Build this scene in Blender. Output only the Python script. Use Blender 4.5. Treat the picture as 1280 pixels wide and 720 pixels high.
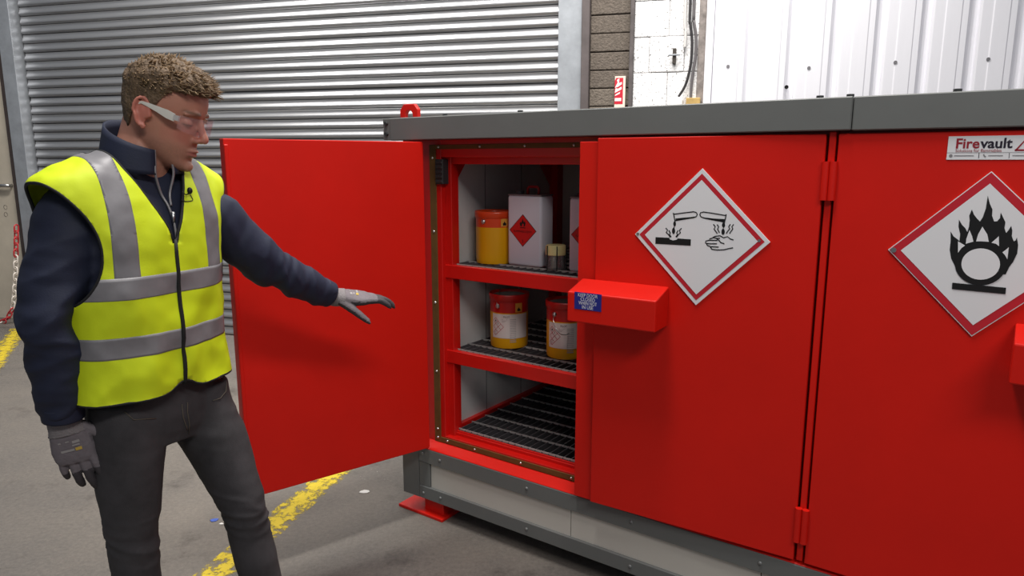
import bpy, bmesh, math, random
from mathutils import Vector, Matrix, noise
R = math.radians
random.seed(7)
for o in list(bpy.data.objects): bpy.data.objects.remove(o, do_unlink=True)
SC = bpy.context.scene; COL = SC.collection

# ------------------------------------------------------------------ camera
CAMH, FPX, PITCH = 1.55, 878.0, R(10.3)
cam = bpy.data.cameras.new('camera'); camo = bpy.data.objects.new('camera', cam); COL.objects.link(camo)
camo.location = (0, 0, CAMH); camo.rotation_euler = (R(90) - PITCH, 0, 0)
cam.sensor_width = 36; cam.lens = 36 * FPX / 1280; cam.clip_end = 100; cam.clip_start = .02
SC.camera = camo
# ------------------------------------------------------------------ world, lights, exposure
w = bpy.data.worlds.new('world'); SC.world = w; w.use_nodes = True
w.node_tree.nodes['Background'].inputs[0].default_value = (.80, .88, 1.0, 1)
w.node_tree.nodes['Background'].inputs[1].default_value = .19
def area(name, loc, tgt, sx, sy, power, col=(1, .97, .92), spread=180):
    l = bpy.data.lights.new(name, 'AREA'); l.shape = 'RECTANGLE'; l.size = sx; l.size_y = sy; l.energy = power; l.color = col; l.spread = R(spread)
    o = bpy.data.objects.new(name, l); COL.objects.link(o); o.location = loc
    d = Vector(tgt) - Vector(loc); o.rotation_euler = d.to_track_quat('-Z', 'Y').to_euler(); return o
area('ceiling_light', (-.1, 1.65, 4.9), (-.2, 1.8, 0), 1.5, .4, 150)
area('ceiling_light', (.6, 3.8, 4.8), (.4, 4.6, 1.6), 2.6, .5, 122, spread=130)
area('ceiling_light', (-2.8, 4.3, 4.8), (-2.8, 5.6, 1.5), 2.6, .5, 118, spread=120)
area('ceiling_light', (1.3, -1.6, 4.4), (.6, 1.5, .8), 2.4, .5, 96)
vs = SC.view_settings; vs.view_transform = 'Standard'; vs.look = 'None'; vs.gamma = 1; vs.exposure = -.06; vs.use_curve_mapping = False

# ------------------------------------------------------------------ helpers
def lin(c): return tuple(((v / 255) / 12.92 if v / 255 <= .04045 else ((v / 255 + .055) / 1.055) ** 2.4) for v in c)
MATS = {}
def mat(name, rgb, rough=.5, metal=0, var=.0, scale=8, bump=0, bscale=60, spec=.5, stretch=(1, 1, 1), rgb2=None, coat=0):
    if name in MATS: return MATS[name]
    m = bpy.data.materials.new(name); m.use_nodes = True; nt = m.node_tree; b = nt.nodes['Principled BSDF']
    c = lin(rgb); b.inputs['Base Color'].default_value = (*c, 1); b.inputs['Roughness'].default_value = rough
    b.inputs['Metallic'].default_value = metal; b.inputs['Specular IOR Level'].default_value = spec
    if coat: b.inputs['Coat Weight'].default_value = coat; b.inputs['Coat Roughness'].default_value = .15
    tc = nt.nodes.new('ShaderNodeTexCoord'); mp = nt.nodes.new('ShaderNodeMapping'); mp.inputs['Scale'].default_value = stretch
    nt.links.new(tc.outputs['Object'], mp.inputs['Vector'])
    if var or rgb2:
        n = nt.nodes.new('ShaderNodeTexNoise'); n.inputs['Scale'].default_value = scale; n.inputs['Detail'].default_value = 6; n.inputs['Roughness'].default_value = .65
        nt.links.new(mp.outputs[0], n.inputs['Vector'])
        r = nt.nodes.new('ShaderNodeValToRGB'); r.color_ramp.elements[0].position = .3; r.color_ramp.elements[1].position = .7
        c2 = lin(rgb2) if rgb2 else tuple(v * (1 + var) for v in c); c1 = c if rgb2 else tuple(v * (1 - var) for v in c)
        r.color_ramp.elements[0].color = (*c1, 1); r.color_ramp.elements[1].color = (*c2, 1)
        nt.links.new(n.outputs['Fac'], r.inputs[0]); nt.links.new(r.outputs[0], b.inputs['Base Color'])
    if bump:
        n = nt.nodes.new('ShaderNodeTexNoise'); n.inputs['Scale'].default_value = bscale; n.inputs['Detail'].default_value = 5
        nt.links.new(mp.outputs[0], n.inputs['Vector'])
        bp = nt.nodes.new('ShaderNodeBump'); bp.inputs['Strength'].default_value = bump; bp.inputs['Distance'].default_value = .01
        nt.links.new(n.outputs['Fac'], bp.inputs['Height']); nt.links.new(bp.outputs[0], b.inputs['Normal'])
    MATS[name] = m; return m
def link(o, parent=None):
    COL.objects.link(o)
    if parent: o.parent = parent
    return o
def tag(o, label=None, cat=None, group=None, kind=None):
    if label: o['label'] = label
    if cat: o['category'] = cat
    if group: o['group'] = group
    if kind: o['kind'] = kind
    return o
def empty(name, loc=(0, 0, 0), rz=0, parent=None):
    o = bpy.data.objects.new(name, None); o.location = loc; o.rotation_euler = (0, 0, rz); o.empty_display_size = .1
    return link(o, parent)
class MB:
    def __init__(s): s.v = []; s.f = []; s.m = []
    def add(s, vs, fs, mi=0):
        n = len(s.v); s.v += [tuple(v) for v in vs]; s.f += [tuple(i + n for i in f) for f in fs]; s.m += [mi] * len(fs); return s
    def box(s, x0, x1, y0, y1, z0, z1, mi=0):
        return s.add([(x0,y0,z0),(x1,y0,z0),(x1,y1,z0),(x0,y1,z0),(x0,y0,z1),(x1,y0,z1),(x1,y1,z1),(x0,y1,z1)],
            [(0,3,2,1),(4,5,6,7),(0,1,5,4),(1,2,6,5),(2,3,7,6),(3,0,4,7)], mi)
    def prism(s, pts, fn, d0, d1, mi=0):   # pts 2D counter clockwise, fn(a,b,d)->xyz
        n = len(pts); vs = [fn(a, b, d0) for a, b in pts] + [fn(a, b, d1) for a, b in pts]
        return s.add(vs, [tuple(range(n - 1, -1, -1)), tuple(range(n, 2 * n))] + [(i, (i + 1) % n, n + (i + 1) % n, n + i) for i in range(n)], mi)
    def poly(s, pts3, mi=0): return s.add(pts3, [tuple(range(len(pts3)))], mi)
    def stroke(s, pts, wd, fn, mi=0):      # 2D polyline of a width, fn(a,b)->xyz
        n = len(pts); L = []; Rr = []
        for i in range(n):
            a = Vector(pts[max(i - 1, 0)]); b = Vector(pts[min(i + 1, n - 1)]); d = (b - a)
            d = d.normalized() if d.length > 0 else Vector((1, 0)); p = Vector((-d.y, d.x)) * wd / 2; c = Vector(pts[i])
            L.append(fn(*(c + p))); Rr.append(fn(*(c - p)))
        return s.add(L + Rr, [(i, i + 1, n + i + 1, n + i) for i in range(n - 1)], mi)
    def tube(s, path, r, n=8, mi=0, closed=False):
        P = [Vector(p) for p in path]; N = len(P); rr = r if isinstance(r, (list, tuple)) else [r] * N
        up = None; vs = []
        for i in range(N):
            t = (P[(i + 1) % N] - P[i - 1]) if closed else (P[min(i + 1, N - 1)] - P[max(i - 1, 0)])
            t.normalize()
            if up is None: up = t.orthogonal().normalized()
            up = (up - t * up.dot(t)); up = up.normalized() if up.length > 1e-6 else t.orthogonal().normalized()
            sd = t.cross(up)
            for k in range(n):
                a = 2 * math.pi * k / n; vs.append(P[i] + (up * math.cos(a) + sd * math.sin(a)) * rr[i])
        fs = []
        for i in range(N if closed else N - 1):
            j = (i + 1) % N
            for k in range(n): fs.append((i*n+k, i*n+(k+1)%n, j*n+(k+1)%n, j*n+k))
        if not closed: fs += [tuple(range(n - 1, -1, -1)), tuple((N-1)*n+k for k in range(n))]
        return s.add(vs, fs, mi)
    def lathe(s, prof, n=32, c=(0, 0, 0), mi=0, mis=None):
        vs = [(c[0] + r * math.cos(2*math.pi*k/n), c[1] + r * math.sin(2*math.pi*k/n), c[2] + z) for r, z in prof for k in range(n)]
        for i in range(len(prof) - 1):
            pass
        base = len(s.v); s.v += vs
        for i in range(len(prof) - 1):
            for k in range(n):
                s.f.append((base+i*n+k, base+i*n+(k+1)%n, base+(i+1)*n+(k+1)%n, base+(i+1)*n+k)); s.m.append(mis[i] if mis else mi)
        return s
    def xf(s, M): s.v = [tuple(M @ Vector(v)) for v in s.v]; return s
    def build(s, name, mats, parent=None, smooth=False, bevel=0, bseg=2, loc=None, rz=None, auto=None):
        me = bpy.data.meshes.new(name); me.from_pydata(s.v, [], s.f); me.update()
        mats = mats if isinstance(mats, (list, tuple)) else [mats]
        for m in mats: me.materials.append(m)
        me.polygons.foreach_set('material_index', s.m)
        if bevel:
            bm = bmesh.new(); bm.from_mesh(me); bmesh.ops.remove_doubles(bm, verts=bm.verts, dist=1e-6)
            es = [e for e in bm.edges if len(e.link_faces) == 2 and e.calc_face_angle(0) > R(25)]
            bmesh.ops.bevel(bm, geom=es, offset=bevel, segments=bseg, affect='EDGES', profile=.5, clamp_overlap=True); bm.to_mesh(me); bm.free()
        if smooth: me.polygons.foreach_set('use_smooth', [True] * len(me.polygons))
        if auto is not None: me.set_sharp_from_angle(angle=R(auto))
        o = bpy.data.objects.new(name, me)
        if loc is not None: o.location = loc
        if rz is not None: o.rotation_euler = (0, 0, rz)
        return link(o, parent)
def box(name, x0, x1, y0, y1, z0, z1, m, parent=None, bevel=.002, **k): return MB().box(x0, x1, y0, y1, z0, z1).build(name, m, parent, bevel=bevel, bseg=1, **k)
def inst(o, parent, loc=None, name=None, label=None, group=None):
    c = o.copy(); COL.objects.link(c); c.parent = parent
    if loc is not None: c.location = loc
    if label: c['label'] = label
    return c
def text_mesh(body, size, bold=0):
    cu = bpy.data.curves.new('txt', 'FONT'); cu.body = body; cu.size = size; cu.align_x = 'CENTER'; cu.align_y = 'CENTER'; cu.offset = bold; cu.resolution_u = 3
    cu.space_line = .85
    o = bpy.data.objects.new('txt', cu); COL.objects.link(o); dg = bpy.context.evaluated_depsgraph_get(); dg.update()
    me = bpy.data.meshes.new_from_object(o.evaluated_get(dg))
    vs = [(v.co.x, v.co.y) for v in me.vertices]; fs = [tuple(p.vertices) for p in me.polygons]
    bpy.data.objects.remove(o, do_unlink=True); bpy.data.meshes.remove(me); bpy.data.curves.remove(cu); return vs, fs
def put_text(mb, body, size, fn, mi=0, width=None, bold=0, left=None):
    vs, fs = text_mesh(body, size, bold)
    x0 = min(v[0] for v in vs); x1 = max(v[0] for v in vs)
    k = width / (x1 - x0) if width else 1
    sh = -(x0 + x1) / 2 if left is None else -x0
    mb.add([fn((v[0] + sh) * k, v[1]) for v in vs], fs, mi)
# camera rays: a photo pixel gives a direction, the surface it lies on gives the distance
fV = Vector((0, math.cos(PITCH), -math.sin(PITCH))); uV = Vector((0, math.sin(PITCH), math.cos(PITCH))); CAMP = Vector((0, 0, CAMH))
def ray(px, py): return fV + Vector(((px - 640) / FPX, 0, 0)) + uV * ((360 - py) / FPX)
def fwd(px, py, y): d = ray(px, py); return CAMP + d * (y / d.y)
def onz(px, py, z=0): d = ray(px, py); return CAMP + d * ((z - CAMH) / d.z)
def on_local(px, py, M, y):      # hit of the ray with local plane y = const of frame M -> local x, z
    Mi = M.inverted(); a = Mi @ CAMP; d = Mi.to_3x3() @ ray(px, py); t = (y - a.y) / d.y; p = a + d * t; return p.x, p.z

# ------------------------------------------------------------------ materials
RED = mat('red_paint', (208, 24, 12), .44, spec=.3, var=.05, scale=3, bump=.02, bscale=9)
REDD = mat('red_paint_inside', (196, 20, 14), .32, var=.06, scale=4, bump=.03, bscale=14)
GREY = mat('grey_paint', (104, 106, 105), .5, var=.05, scale=5, bump=.02, bscale=30)
PANELW = mat('offwhite_panel', (196, 192, 184), .55, var=.03, scale=4)
LINER = mat('pale_liner', (196, 194, 194), .6, var=.06, scale=5)
SEAL = mat('brown_seal', (98, 66, 22), .7, var=.2, scale=20)
STEEL = mat('bright_steel', (205, 205, 205), .3, 1)
BAR = mat('galvanised_bar', (176, 174, 172), .5, .3, var=.2, scale=40)
DBAR = mat('dark_bar', (92, 88, 92), .5, .4, var=.2, scale=40)
BLACK = mat('black_print', (14, 14, 16), .5)
WHITEP = mat('white_plate', (226, 226, 230), .4)
REDP = mat('red_print', (190, 34, 48), .4)
DARK = mat('dark_cavity', (24, 22, 24), .8)
GALV = mat('galvanised_post', (158, 162, 168), .48, .45, var=.16, scale=7, bump=.05, bscale=30)

# ------------------------------------------------------------------ floor
def floor_mat():
    m = bpy.data.materials.new('concrete_floor'); m.use_nodes = True; nt = m.node_tree; b = nt.nodes['Principled BSDF']; L = nt.links.new
    tc = nt.nodes.new('ShaderNodeTexCoord')
    def nz(sc, det, ro=.6):
        n = nt.nodes.new('ShaderNodeTexNoise'); n.inputs['Scale'].default_value = sc; n.inputs['Detail'].default_value = det; n.inputs['Roughness'].default_value = ro; L(tc.outputs['Object'], n.inputs['Vector']); return n
    def ramp(src, a, b_, ca, cb):
        r = nt.nodes.new('ShaderNodeValToRGB'); e = r.color_ramp.elements; e[0].position = a; e[1].position = b_; e[0].color = (*lin(ca), 1); e[1].color = (*lin(cb), 1); L(src, r.inputs[0]); return r
    def mix(f, a, c, mode='MIX'):
        x = nt.nodes.new('ShaderNodeMix'); x.data_type = 'RGBA'; x.blend_type = mode
        if isinstance(f, float): x.inputs[0].default_value = f
        else: L(f, x.inputs[0])
        L(a, x.inputs[6]); L(c, x.inputs[7]); return x.outputs[2]
    base = ramp(nz(.9, 5).outputs['Fac'], .35, .68, (92, 88, 85), (126, 118, 108))
    fine = ramp(nz(55, 8, .8).outputs['Fac'], .3, .72, (58, 56, 57), (142, 134, 126))
    c = mix(.42, base.outputs[0], fine.outputs[0])
    stain = ramp(nz(1.6, 8, .72).outputs['Fac'], .54, .66, (255, 255, 255), (158, 152, 152))
    c = mix(.8, c, stain.outputs[0], 'MULTIPLY')
    sp = nt.nodes.new('ShaderNodeTexVoronoi'); sp.inputs['Scale'].default_value = 34; L(tc.outputs['Object'], sp.inputs['Vector'])
    spk = ramp(sp.outputs['Distance'], .05, .10, (235, 232, 226), (0, 0, 0))
    msk = ramp(nz(1.7, 3).outputs['Fac'], .55, .66, (0, 0, 0), (255, 255, 255))
    mm = mix(1.0, spk.outputs[0], msk.outputs[0], 'MULTIPLY')
    c = mix(.5, c, mm, 'ADD')
    L(c, b.inputs['Base Color']); b.inputs['Roughness'].default_value = .62
    bp = nt.nodes.new('ShaderNodeBump'); bp.inputs['Strength'].default_value = .35; bp.inputs['Distance'].default_value = .006
    L(nz(60, 8, .7).outputs['Fac'], bp.inputs['Height']); L(bp.outputs[0], b.inputs['Normal']); return m
tag(box('floor', -18, 9, -6, 12, -.1, 0, floor_mat(), bevel=0), kind='structure')
def worn_yellow():
    m = bpy.data.materials.new('worn_yellow_paint'); m.use_nodes = True; nt = m.node_tree; b = nt.nodes['Principled BSDF']; L = nt.links.new
    tc = nt.nodes.new('ShaderNodeTexCoord'); n = nt.nodes.new('ShaderNodeTexNoise'); n.inputs['Scale'].default_value = 20; n.inputs['Detail'].default_value = 10; n.inputs['Roughness'].default_value = .8
    L(tc.outputs['Object'], n.inputs['Vector'])
    b.inputs['Base Color'].default_value = (*lin((214, 188, 44)), 1); b.inputs['Roughness'].default_value = .6
    sx = nt.nodes.new('ShaderNodeSeparateXYZ'); L(tc.outputs['Object'], sx.inputs[0])
    ab = nt.nodes.new('ShaderNodeMath'); ab.operation = 'ABSOLUTE'; L(sx.outputs[0], ab.inputs[0])
    mu = nt.nodes.new('ShaderNodeMath'); mu.operation = 'MULTIPLY_ADD'; L(ab.outputs[0], mu.inputs[0]); mu.inputs[1].default_value = -1.5; L(n.outputs['Fac'], mu.inputs[2])
    r = nt.nodes.new('ShaderNodeValToRGB'); r.color_ramp.elements[0].position = .385; r.color_ramp.elements[1].position = .47; L(mu.outputs[0], r.inputs[0])
    tr = nt.nodes.new('ShaderNodeBsdfTransparent'); ms = nt.nodes.new('ShaderNodeMixShader'); L(r.outputs[0], ms.inputs[0]); L(tr.outputs[0], ms.inputs[1]); L(b.outputs[0], ms.inputs[2])
    L(ms.outputs[0], nt.nodes['Material Output'].inputs['Surface']); return m
WY = worn_yellow()
def floor_line(p, q, wd, label):
    p = Vector(p); q = Vector(q); d = q - p; n = 12; L = d.length
    mb = MB(); vs = []; 
    for i in range(n + 1): vs += [(-wd/2, L*i/n, 0), (wd/2, L*i/n, 0)]
    mb.add(vs, [(2*i, 2*i+1, 2*i+3, 2*i+2) for i in range(n)])
    o = mb.build('floor_marking', WY, loc=(p.x, p.y, .0015), rz=math.atan2(d.y, d.x) - math.pi/2)
    return tag(o, label, 'floor marking')
floor_line((-1.34, 1.65), (-.55, 4.6), .15, 'worn yellow painted line running under the open red door')
floor_line((-3.75, 4.75), (-4.62, 6.42), .16, 'worn yellow painted line below the red and white chain')

# ------------------------------------------------------------------ back wall
B = R(15); WN = 5.19
MW = Matrix.Rotation(-B, 4, 'Z')
def wp(px, py, n=WN): x, z = on_local(px, py, MW, n); return x, z
wallm = mat('grimy_render', (120, 114, 108), .8, var=.25, scale=2.5, bump=.3, bscale=12)
wb = tag(box('wall_back', -17, 7, 5.50, 5.70, 0, 6.2, wallm, bevel=0, rz=-B), kind='structure')
# roller shutter
SH = empty('roller_shutter', tuple(MW @ Vector((-3.5, 5.30, 0))), -B)
tag(SH, 'galvanised steel roller shutter of narrow horizontal slats behind the man', 'shutter')
sl_m = mat('shutter_steel', (178, 178, 180), .36, .85, var=.16, scale=1.6, stretch=(.5, 3, 14), bump=.03, bscale=5)
pit = .0785; X0, X1 = -2.505, 2.47
prof = [(.000, 0), (-.004, .003), (-.016, .010), (-.021, .020), (-.016, .033), (-.009, .047), (-.006, .060), (-.008, .070), (-.004, .0745), (.004, .0755), (.004, 0)]
mb = MB(); nseg = 1
vs = [(x, y, z) for x in (X0, X1) for y, z in prof]; n = len(prof)
mb.add(vs, [(i, n + i, n + (i+1) % n, (i+1) % n) for i in range(n)] + [tuple(range(n)), tuple(range(2*n-1, n-1, -1))])
slat = mb.build('slat', sl_m, SH, smooth=True, auto=50)
ns = int(4.4 / pit)
for i in range(1, ns):
    c = inst(slat, SH, (0, random.uniform(-.0015, .0015), i * pit)); c.rotation_euler = (random.uniform(-.10, .10), 0, 0)
box('guide_rail', 2.45, 2.624, -.10, .02, 0, 5, GALV, SH)
box('guide_rail', -2.68, -2.53, -.10, .02, 0, 5, GALV, SH)
box('slat_gap_shade', -2.54, -2.46, .012, .03, 0, 5, DARK, SH)  # solid black strip painting the shade of the gap at the slat ends
# dark upright strips beside rails and pier
tag(box('trim_1', -.876, -.819, 5.17, 5.5, 0, 5, mat('dark_steel_channel', (88, 80, 80), .6, .2, var=.2, scale=6), bevel=.003, rz=-B), kind='structure')
tag(box('shade_strip', -.535, -.508, 5.165, 5.5, 0, 5, mat('step_shade', (84, 78, 78), .8, var=.3, scale=14), bevel=.003, rz=-B), kind='structure')  # dark strip paints the shadow at the step from pier to white blocks
tag(box('trim_3', -6.27, -6.18, 5.24, 5.5, 0, 5, mat('dark_brown_strip', (62, 52, 50), .7, var=.25, scale=8), bevel=.003, rz=-B), kind='structure')  # plain dark brown strip filling the gap beside the cream door
# block pier
def block_wall(name, w0, w1, n0, course, z_off, cols, mats, jm, gap=.007):
    st = tag(box(name, w0, w1, n0 + .012, 5.52, 0, 4.6, jm, bevel=0, rz=-B), kind='structure')
    z = z_off; r = 0
    while z < 4.5:
        cs = cols[r % len(cols)]
        for a, b_ in zip(cs[:-1], cs[1:]):
            d = random.uniform(-.004, .004)
            MB().box(a + gap/2, b_ - gap/2, n0 + d, n0 + .05, max(z, 0) + gap/2, z + course - gap/2).build('block', random.choice(mats), st, bevel=.006, bseg=2)
        z += course; r += 1
bk = [mat('dark_block_%d' % i, c, .9, var=.28, scale=38, bump=.8, bscale=70) for i, c in enumerate([(106, 97, 88), (96, 87, 79), (116, 106, 95)])]
block_wall('wall_pier', -.819, -.53, 5.21, .1255, .05, [[-.82, -.53]], bk, mat('dark_mortar', (70, 62, 56), .9))
def white_block():
    m = mat('white_block', (236, 235, 236), .7, bump=.6, bscale=60); nt = m.node_tree; b = nt.nodes['Principled BSDF']; L = nt.links.new
    tc = nt.nodes.new('ShaderNodeTexCoord'); n = nt.nodes.new('ShaderNodeTexNoise'); n.inputs['Scale'].default_value = 75; n.inputs['Detail'].default_value = 4; n.inputs['Roughness'].default_value = .55
    L(tc.outputs['Object'], n.inputs['Vector']); r = nt.nodes.new('ShaderNodeValToRGB'); e = r.color_ramp.elements
    e[0].position = .34; e[0].color = (*lin((90, 86, 84)), 1); e[1].position = .40; e[1].color = (*lin((236, 235, 236)), 1); L(n.outputs['Fac'], r.inputs[0]); L(r.outputs[0], b.inputs['Base Color']); return m
wbm = white_block()
block_wall('wall_white', -.508, -.02, 5.20, .24, -.005, [[-.508, -.27, -.03], [-.508, -.40, -.16, -.03]], [wbm], mat('grey_mortar', (176, 174, 174), .9), gap=.004)
# cladding
CL = tag(MB().box(-.02, 5.2, 5.20, 5.5, 0, 4.6).build('wall_cladding', mat('cladding_back', (200, 200, 206), .6), rz=-B), kind='structure')
clm = mat('white_cladding', (232, 231, 238), .42, var=.025, scale=2.2, stretch=(6, 6, .4))
p = .263
prof = [(0, 0), (.006, -.022), (.018, -.026), (.075, -.026), (.082, -.030), (.165, -.030), (.172, -.026), (.205, -.026), (.228, -.006), (.245, 0), (p, 0)]
mb = MB(); n = len(prof); vs = [(x, y, z) for z in (0, 4.6) for x, y in prof]
mb.add(vs, [(i, i + 1, n + i + 1, n + i) for i in range(n - 1)])
cp = mb.build('cladding_panel', clm, CL, loc=(.028, 5.195, 0))
for i in range(1, 20): inst(cp, CL, (.028 + p * i, 5.195, 0))
box('edge_flashing', -.022, .029, 5.165, 5.20, 0, 4.6, clm, CL)
sc_m = mat('screw_head', (120, 118, 122), .5, .3)
scr = MB().lathe([(0, -.006), (.009, -.006), (.011, 0), (.011, .003), (0, .003)], 12).xf(Matrix.Rotation(R(90), 4, 'X')).build('screw', sc_m, CL, smooth=False)
spts = [(910, 83), (1011, 85), (1119, 78), (1235, 74)]
for i, (a, b_) in enumerate(spts):
    x, z = wp(a, b_, 5.168); o = scr if i == 0 else inst(scr, CL)
    o.location = (x, 5.164, z)
hole = MB().lathe([(0, -.002), (.012, -.002), (.013, .004)], 12).xf(Matrix.Rotation(R(90), 4, 'X')).build('hole_plug', DARK, CL)
x, z = wp(983, 109, 5.168); hole.location = (x, 5.164, z)
# left door
DL = box('door_1', -7.25, -6.27, 5.30, 5.36, 0, 4.2, mat('cream_door', (186, 176, 160), .6, var=.12, scale=3, bump=.05), bevel=.004, rz=-B); tag(DL, kind='structure')
hz = wp(6, 232, 5.27)
MB().tube([(hz[0]-.14, 5.26, hz[1]), (hz[0]+.05, 5.26, hz[1]), (hz[0]+.05, 5.305, hz[1])], .016, 10).build('door_handle', STEEL, DL, smooth=True)
for a, b_ in ((7, 259), (7.5, 268)):
    x, z = wp(a, b_, 5.30); MB().lathe([(0, -.002), (.02, -.002), (.021, .002)], 12).xf(Matrix.Rotation(R(90), 4, 'X')).build('bolt_hole', DARK, DL, loc=(x, 5.299, z))
# plastic barrier chain
cr = mat('red_plastic', (188, 40, 48), .4); cw_ = mat('white_plastic', (224, 214, 204), .4)
pts = [(20.5, 286), (20.5, 300), (20, 315), (19.8, 330), (19.5, 345), (18.5, 360), (17.5, 374), (15, 388), (10, 397), (4, 402), (-4, 405), (-14, 407), (-26, 408)]
W3 = [MW @ Vector((*(lambda q: (q[0], 5.12, q[1]))(wp(a, b_, 5.12)),)) for a, b_ in pts]
cum = [0]
for a, b_ in zip(W3[:-1], W3[1:]): cum.append(cum[-1] + (b_ - a).length)
CH = empty('barrier_chain', tuple(W3[0])); tag(CH, 'red and white plastic barrier chain hanging beside the cream door', 'chain')
lk = [(math.cos(a) * .021, 0, math.sin(a) * .021 + (.018 if math.sin(a) > 0 else -.018)) for a in [2*math.pi*k/16 for k in range(16)]]
mbL = MB().tube(lk, .0065, 6, closed=True); lm = [mbL.build('link', cr, CH, smooth=True), None]
lm[1] = MB().tube(lk, .0065, 6, closed=True).build('link', cw_, CH, smooth=True)
step = .058; k = 0; s = 0; used = [False, False]
while s < cum[-1]:
    i = max(j for j in range(len(cum)) if cum[j] <= s); i = min(i, len(W3) - 2); t = (s - cum[i]) / (cum[i+1] - cum[i])
    P = W3[i].lerp(W3[i+1], t); d = (W3[i+1] - W3[i]).normalized()
    ci = 0 if (k < 5 or 13 < k < 18 or k > 22) else 1
    o = lm[ci] if not used[ci] else inst(lm[ci], CH); used[ci] = True
    q = d.to_track_quat('Z', 'Y'); o.rotation_mode = 'QUATERNION'
    o.rotation_quaternion = q @ Matrix.Rotation(R(90) * (k % 2), 3, 'Z').to_quaternion(); o.location = P - W3[0]
    s += step; k += 1
# fire point sign
x0, z1 = wp(768.5, 95, 5.17); x1, z0 = wp(780, 132.5, 5.17); z0 -= .12
FS = MB(); FS.box(x0, x1 + .004, 5.185, 5.205, z0, z1, 0)
FS.poly([(x0, 5.184, z0 + .135), (x1 - .012, 5.184, z0 + .135), (x1 - .012, 5.184, z1 - .012), (x0 + .008, 5.184, z1 - .012), (x0 + .0, 5.184, z1 - .03)], 1)
fr = lambda u, v: (x0 + u * (x1 - x0), 5.183, z1 - .012 - (1 - v) * (z1 - z0 - .15))
for q in ([(.02, .62), (.28, .82), (.2, .92), (.45, .98), (.42, .8), (.7, .84), (.7, .75), (.3, .65)], [(.02, .42), (.7, .56), (.68, .66), (.35, .58), (.1, .6)], [(.02, .3), (.5, .38), (.55, .46), (.1, .36)], [(.02, .1), (.68, .1), (.68, .22), (.05, .22)]):
    FS.poly([fr(a, b_) for a, b_ in q], 2)
tag(FS.build('fire_sign', [mat('cream_sign', (238, 214, 200), .5), mat('sign_red', (196, 30, 52), .45), mat('sign_white', (244, 236, 232), .5)], rz=-B), 'small red and white fire equipment sign on the dark block pier', 'sign')
# conduit, cables, cleat and junction on the white blocks
def wpt(px, py, n): x, z = wp(px, py, n); return MW @ Vector((x, n, z))
def cable(name, pl, r, m, label, cat, n=5.175):
    P = [wpt(a, b_, n) for a, b_ in pl]
    top = P[0] + Vector((0, 0, 1.4)); P = [top] + P
    o = MB().tube(catmull(P, 6), r, 8).build(name, m, smooth=True); return tag(o, label, cat)
def catmull(P, k):
    P = [Vector(p) for p in P]; out = []
    for i in range(len(P) - 1):
        a, b_, c, d = P[max(i-1, 0)], P[i], P[i+1], P[min(i+2, len(P)-1)]
        for j in range(k):
            t = j / k; out.append(.5 * ((2*b_) + (c - a)*t + (2*a - 5*b_ + 4*c - d)*t*t + (3*b_ - a - 3*c + d)*t**3))
    out.append(P[-1]); return out
cable('conduit', [(857, 0), (857, 40), (856, 60)], .010, mat('white_conduit', (206, 202, 200), .5), 'thin white conduit running down the white block wall', 'conduit')
cable('cable', [(863, 0), (863, 28), (865, 50), (864, 75), (861, 92), (856, 108), (848, 121)], .009, mat('black_cable', (44, 42, 44), .5), 'black cable curving down to the white junction box', 'cable', 5.165)
cable('cable', [(868, 0), (867.5, 26), (870, 45), (869.5, 70), (866, 92), (864, 110), (863, 128)], .010, mat('grey_cable', (96, 92, 94), .5), 'grey cable hanging beside the black one', 'cable', 5.17)
x, z = wp(846, 127, 5.14)
tag(MB().box(x - .05, x + .042, 5.10, 5.20, z - .12, z + .025).build('junction_box', mat('white_box', (240, 238, 236), .45), bevel=.018, rz=-B), 'rounded white junction box showing above the cabinet roof', 'junction box')
x, z = wp(865, 126, 5.14)
tag(MB().box(x - .04, x + .055, 5.13, 5.20, z - .08, z + .02).build('wooden_block', mat('tan_wood', (186, 154, 92), .7, var=.2, scale=14), bevel=.004, rz=-B), 'small tan wooden block beside the white junction box', 'block')
x, z = wp(843, 69, 5.18)
CK = MB(); CK.box(x - .012, x + .012, 5.17, 5.21, z - .055, z + .045); CK.tube([(x - .04, 5.165, z), (x + .04, 5.165, z)], .006, 6, 1)
tag(CK.build('wall_bracket', [mat('rusty_iron', (64, 58, 54), .7, .3), GALV], rz=-B), 'rusty iron bracket stub on the white block wall', 'bracket')
tag(box('trim_4', -.07, -.018, 5.19, 5.5, 0, 4.6, mat('grimy_strip', (132, 124, 120), .85, var=.45, scale=16), bevel=.002, rz=-B), kind='structure')

# ------------------------------------------------------------------ cabinet
A = R(35.3); D0 = 2.13; S0 = -2.0077
Uv = Vector((math.cos(A), -math.sin(A), 0)); Vv = Vector((math.sin(A), math.cos(A), 0))
CO = Uv * S0 + Vv * D0
CAB = empty('storage_cabinet', tuple(CO), -A)
tag(CAB, 'red chemical storage cabinet with grey roof fascia and one door open', 'cabinet')
MC = Matrix.Translation(CO) @ Matrix.Rotation(-A, 4, 'Z')
LEN = 3.26; DEP = 1.02
def cb(name, s0, s1, v0, v1, z0, z1, m, parent=None, bevel=.002): return box(name, s0, s1, v0, v1, z0, z1, m, parent or CAB, bevel=bevel)
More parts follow.
